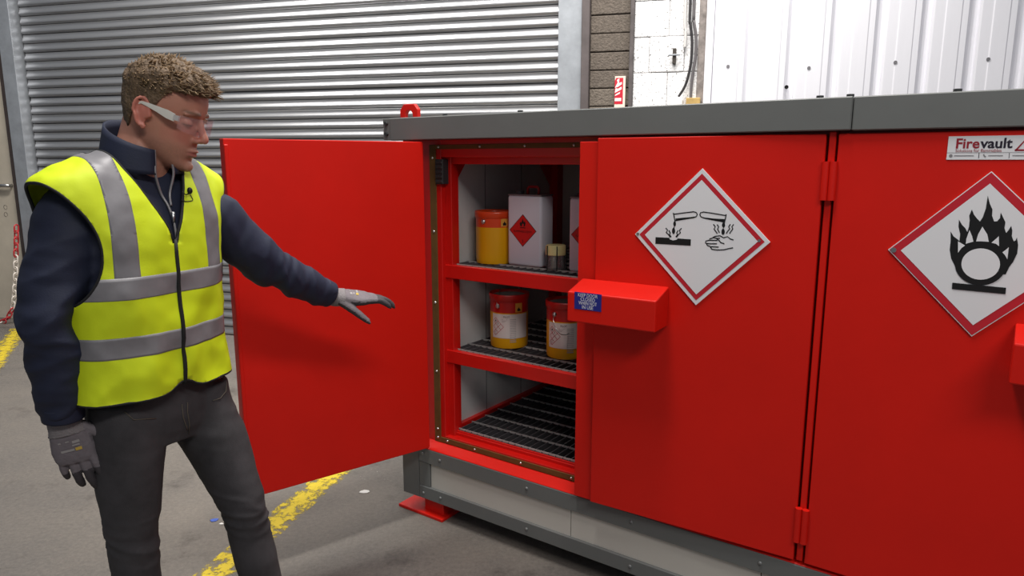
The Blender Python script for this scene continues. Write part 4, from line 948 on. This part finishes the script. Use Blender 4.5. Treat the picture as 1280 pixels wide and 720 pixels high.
# lapel microphone
q = vfront(1.468, .066); mc = T(q.x + VSH, q.y + .012, q.z); mk = MB(); ellipsoid(mk, mc + Vector((0, 0, .006)), PL * .0065, PF * .0065, ZZ * .0085); mk.tube([mc, mc - PL * .012 + ZZ * -.004, mc - PL * .022 + ZZ * .004], .0016, 6)
mk.tube(catmull([mc - ZZ * .004, mc + PL * .006 - ZZ * .018, mc - PL * .012 - ZZ * .02, mc - PL * .026 - ZZ * .016], 5), .0012, 6)
pbuild(mk, 'lapel_microphone', BLACK, PER)

# ---- jeans
jn = MB()
PT = [(1.00, .158, .108, .112), (.95, .166, .112, .120), (.90, .174, .114, .130), (.86, .172, .110, .130), (.82, .150, .095, .110)]
loft(jn, [ring(T(.012, 0, z), PL, PF, a, bf, 36, 2.3, bb) for z, a, bf, bb in PT])
for hip, kn, an, sd in ((Rhip, Rkn, Ran, 0), (Lhip, Lkn, Lan, 5)):
    limb(jn, [hip + Vector((0, 0, .05)), hip - Vector((0, 0, .03)), hip.lerp(kn, .38), hip.lerp(kn, .72), kn, kn.lerp(an, .22), kn.lerp(an, .5), kn.lerp(an, .85), an],
         [(.080, .095), (.088, .102), (.083, .093), (.071, .079), (.061, .066), (.058, .063), (.056, .064), (.050, .054), (.049, .054)], PF, 7, 30)
nme = remesh(jn, .006, 3)
def nfold(c, n_):
    d_ = 0
    for hip, kn, an, sd in ((Rhip, Rkn, Ran, 2.2), (Lhip, Lkn, Lan, 9.4)):
        if (c - hip.lerp(an, min(max(seg_par(c, hip, an), 0), 1))).length < .15:
            h_ = c.z - kn.z; k_ = math.exp(-((h_ + .01) / .07) ** 2) + .8 * math.exp(-((c.z - .13) / .07) ** 2) + .35 * math.exp(-((c.z - .83) / .05) ** 2)
            s_ = noise.noise(Vector((c.x * 6 + sd, c.y * 6, c.z * 30 + c.x * 8))); d_ = k_ * .008 * (.4 - abs(s_) * 1.7)
    return d_ + .0022 * noise.noise(c * 16)
displace(nme, nfold)
JE = finish(nme, 'jeans', DENIM, PER, 'dark grey slim jeans')
# fly, pocket seams
def jfront(l, z, off=.002):
    import bisect
    best = max((v.co for v in nme.vertices if abs((v.co).dot(PL) - l) < .006 and abs(v.co.z - z) < .006), key=lambda c: c.dot(PF), default=None)
    return (best + PC + PF * off) if best is not None else T(l, .13, z)
SEAM = mat('denim_seam', (92, 84, 74), .8)
for P in ([(.012, .93), (.012, .90), (.014, .86), (.014, .83)], [(-.01, .93), (-.008, .89), (.0, .86), (.012, .845)], [(-.14, .945), (-.125, .925), (-.10, .915), (-.075, .912)], [(.15, .945), (.135, .925), (.11, .915), (.085, .912)]):
    pbuild(MB().tube([jfront(a, b_) for a, b_ in P], .0013, 5), 'seam', SEAM, JE)
# boots
BOOT = mat('black_boot', (34, 32, 32), .5, bump=.05)
for an, fd in ((Ran, (PF * .9 + Vector((.0, -.35, 0))).normalized()), (Lan, (PF * .9 + Vector((.25, .1, 0))).normalized())):
    sd = Vector((-fd.y, fd.x, 0)); bo = MB(); b0 = Vector((an.x, an.y, 0))
    rg = []
    for x, hw_, h_ in ((-.085, .028, .07), (-.075, .036, .10), (-.03, .040, .115), (.03, .043, .105), (.09, .049, .078), (.14, .048, .062), (.18, .036, .055), (.195, .018, .04)):
        rg.append(ring(b0 + fd * x + ZZ * (h_ / 2 + .006), sd, ZZ, hw_, h_ / 2, 24, 2.8))
    loft(bo, rg); limb(bo, [b0 - fd * .03 + ZZ * .07, b0 - fd * .028 + ZZ * .15], [(.043, .05), (.045, .052)], fd, 4, 24)
    be = finish(remesh(bo, .006, 2), 'boot', BOOT, PER)
    so_ = MB(); outl = [(-.088, -.03), (-.06, -.042), (.02, -.046), (.1, -.054), (.16, -.05), (.195, -.024), (.2, 0), (.195, .024), (.16, .05), (.1, .054), (.02, .046), (-.06, .042), (-.088, .03)]
    so_.prism(outl, lambda a, b_, z: b0 + fd * a + sd * b_ + ZZ * z, 0.0, .022); pbuild(so_, 'sole', mat('boot_sole', (22, 21, 21), .8), be, smooth=False)
# ---- gloves
for nm_, wr, el, Hh in (('r', Rwr, Rel, RH), ('l', Lwr, Lel, LH)):
    gm = MB(); d, nb, t = hand(gm, wr, Hh['d'], Hh['nb'], Hh['side'], Hh['curls'], Hh['thumb'], 1.0)
    gme = remesh(gm, .0026, 2); displace(gme, lambda c, n_: .0007 * noise.noise(c * 120))
    GLO = finish(gme, 'glove', [COATG, mat('glove_fabric_back', (112, 105, 110), .8, var=.1, scale=60, bump=.15, bscale=300)], PER, 'grey coated work glove')
    for q in gme.polygons:
        c = q.center + PC - wr; q.material_index = 1 if (q.normal.dot(nb) > .15 and c.dot(d) < .135) else 0
    ax = (wr - el).normalized(); ku = MB()
    limb(ku, [wr - ax * .065, wr - d * .004, wr + d * .022, wr + d * .034], [(.0385, .034), (.0365, .030), (.0405, .0275), (.0450, .0262)], nb, 5, 28)
    kme = remesh(ku, .003, 1); displace(kme, lambda c, n_: .0006 * math.sin(c.dot(d) * 900)); finish(kme, 'knit_cuff', KNIT, GLO)
    pr = MB(); f = lambda a, b_: wr + d * a + t * b_ + nb * (.0232 - (abs(b_) / .043) ** 2 * .006 - max(0, a - .035) * .06)
    W_ = 0; Y_ = 1; sg = Hh['side']
    for a0, b0, b1, hgt, mi in ((.046, -.022, -.016, .004, 0), (.046, -.006, .002, .003, 0), (.048, .008, .024, .007, 0), (.058, .006, .022, .004, 0), (.068, -.022, .008, .006, 0), (.067, .010, .024, .008, 1)):
        pr.poly([f(a0, b0), f(a0, b1), f(a0 + hgt, b1), f(a0 + hgt, b0)], mi)
    po = pbuild(pr, 'print', [mat('glove_print_grey', (150, 146, 146), .7), mat('glove_print_yellow', (190, 160, 70), .7)], GLO, smooth=False)
# ---- safety glasses
GLP = mat('clear_white_plastic', (220, 216, 208), .25)
sg_ = MB(); 
SGL = empty('safety_glasses', (0, 0, 0), 0, PER); SGL.location = HO - PC
def gb(mb, name, m, smooth=True):
    mb.v = [tuple(Vector(v) - HO) for v in mb.v]; return mb.build(name, m, SGL, smooth=smooth, auto=40)
for s in (-1, 1):
    mb = MB(); P = [(.079, -.030, .010, .0025), (.081, -.012, .0205, .003), (.081, .004, .0195, .0045), (.0795, .025, .0165, .0065), (.0775, .048, .0125, .0095), (.074, .064, .0095, .0085)]
    rg = []
    for l, f, z, h_ in P: rg.append([Hd((l + a) * s, f, z + b_) for a, b_ in ((-.0012, -h_), (.0012, -h_), (.0016, 0), (.0012, h_), (-.0012, h_))])
    loft(mb, rg); gb(mb, 'temple_arm', GLP, False)
    mb = MB(); mb.add([Hd(l * s, f, z) for l, f, z in ((.0765, .062, .004), (.0765, .062, .016), (.070, .074, .016), (.070, .074, .004), (.0735, .061, .004), (.0735, .061, .016), (.067, .073, .016), (.067, .073, .004))], [(0, 1, 2, 3), (7, 6, 5, 4), (0, 4, 5, 1), (2, 6, 7, 3), (1, 5, 6, 2), (0, 3, 7, 4)]); gb(mb, 'hinge', mat('clear_grey_plastic', (190, 188, 186), .2), False)
LENS = bpy.data.materials.new('clear_lens'); LENS.use_nodes = True; nt = LENS.node_tree; pb_ = nt.nodes['Principled BSDF']; pb_.inputs['Base Color'].default_value = (1, .9, .92, 1); pb_.inputs['Roughness'].default_value = .06
tr = nt.nodes.new('ShaderNodeBsdfTransparent'); tr.inputs[0].default_value = (.97, .90, .91, 1); ms = nt.nodes.new('ShaderNodeMixShader'); ms.inputs[0].default_value = .06
nt.links.new(tr.outputs[0], ms.inputs[1]); nt.links.new(pb_.outputs[0], ms.inputs[2]); nt.links.new(ms.outputs[0], nt.nodes['Material Output'].inputs['Surface'])
mb = MB(); n = 30; vs = []
for j in range(7):
    for k in range(n + 1):
        u_ = -1 + 2 * k / n; a = u_ * R(72); t = j / 6; nosecut = .012 * math.exp(-(u_ / .14) ** 2)
        zt = .019; zb = -.021 + nosecut + .010 * abs(u_) ** 3; z = zb + (zt - zb) * t
        vs.append(Hd(.0775 * math.sin(a), .050 + .058 * math.cos(a) ** .8 if math.cos(a) > 0 else .05, z))
mb.add(vs, [(j*(n+1)+k, j*(n+1)+k+1, (j+1)*(n+1)+k+1, (j+1)*(n+1)+k) for j in range(6) for k in range(n)])
lo = gb(mb, 'lens', LENS); m = lo.modifiers.new('s', 'SOLIDIFY'); m.thickness = .0018
# floor litter
for px, py, sz, c, nm_ in ((268, 650, .022, (70, 96, 180), 'blue'), (277, 655, .012, (226, 224, 220), 'white'), (456, 615, .030, (222, 220, 216), 'pale')):
    p_ = onz(px, py, .001); ch = MB(); pts2 = [(sz * random.uniform(.6, 1.1) * math.cos(2*math.pi*k/7), sz * random.uniform(.4, .8) * math.sin(2*math.pi*k/7)) for k in range(7)]
    ch.prism(pts2, lambda a, b_, z: (a, b_, z), 0, .0025); o = ch.build('paint_chip', mat('chip_' + nm_, c, .7), loc=(p_.x, p_.y, .0005))
    tag(o, {'blue': 'blue paint chip lying on the concrete between the man\'s legs', 'white': 'tiny white chip on the concrete beside the blue one', 'pale': 'pale paint chip on the concrete by the grey cabinet base'}[nm_], 'paint chip')
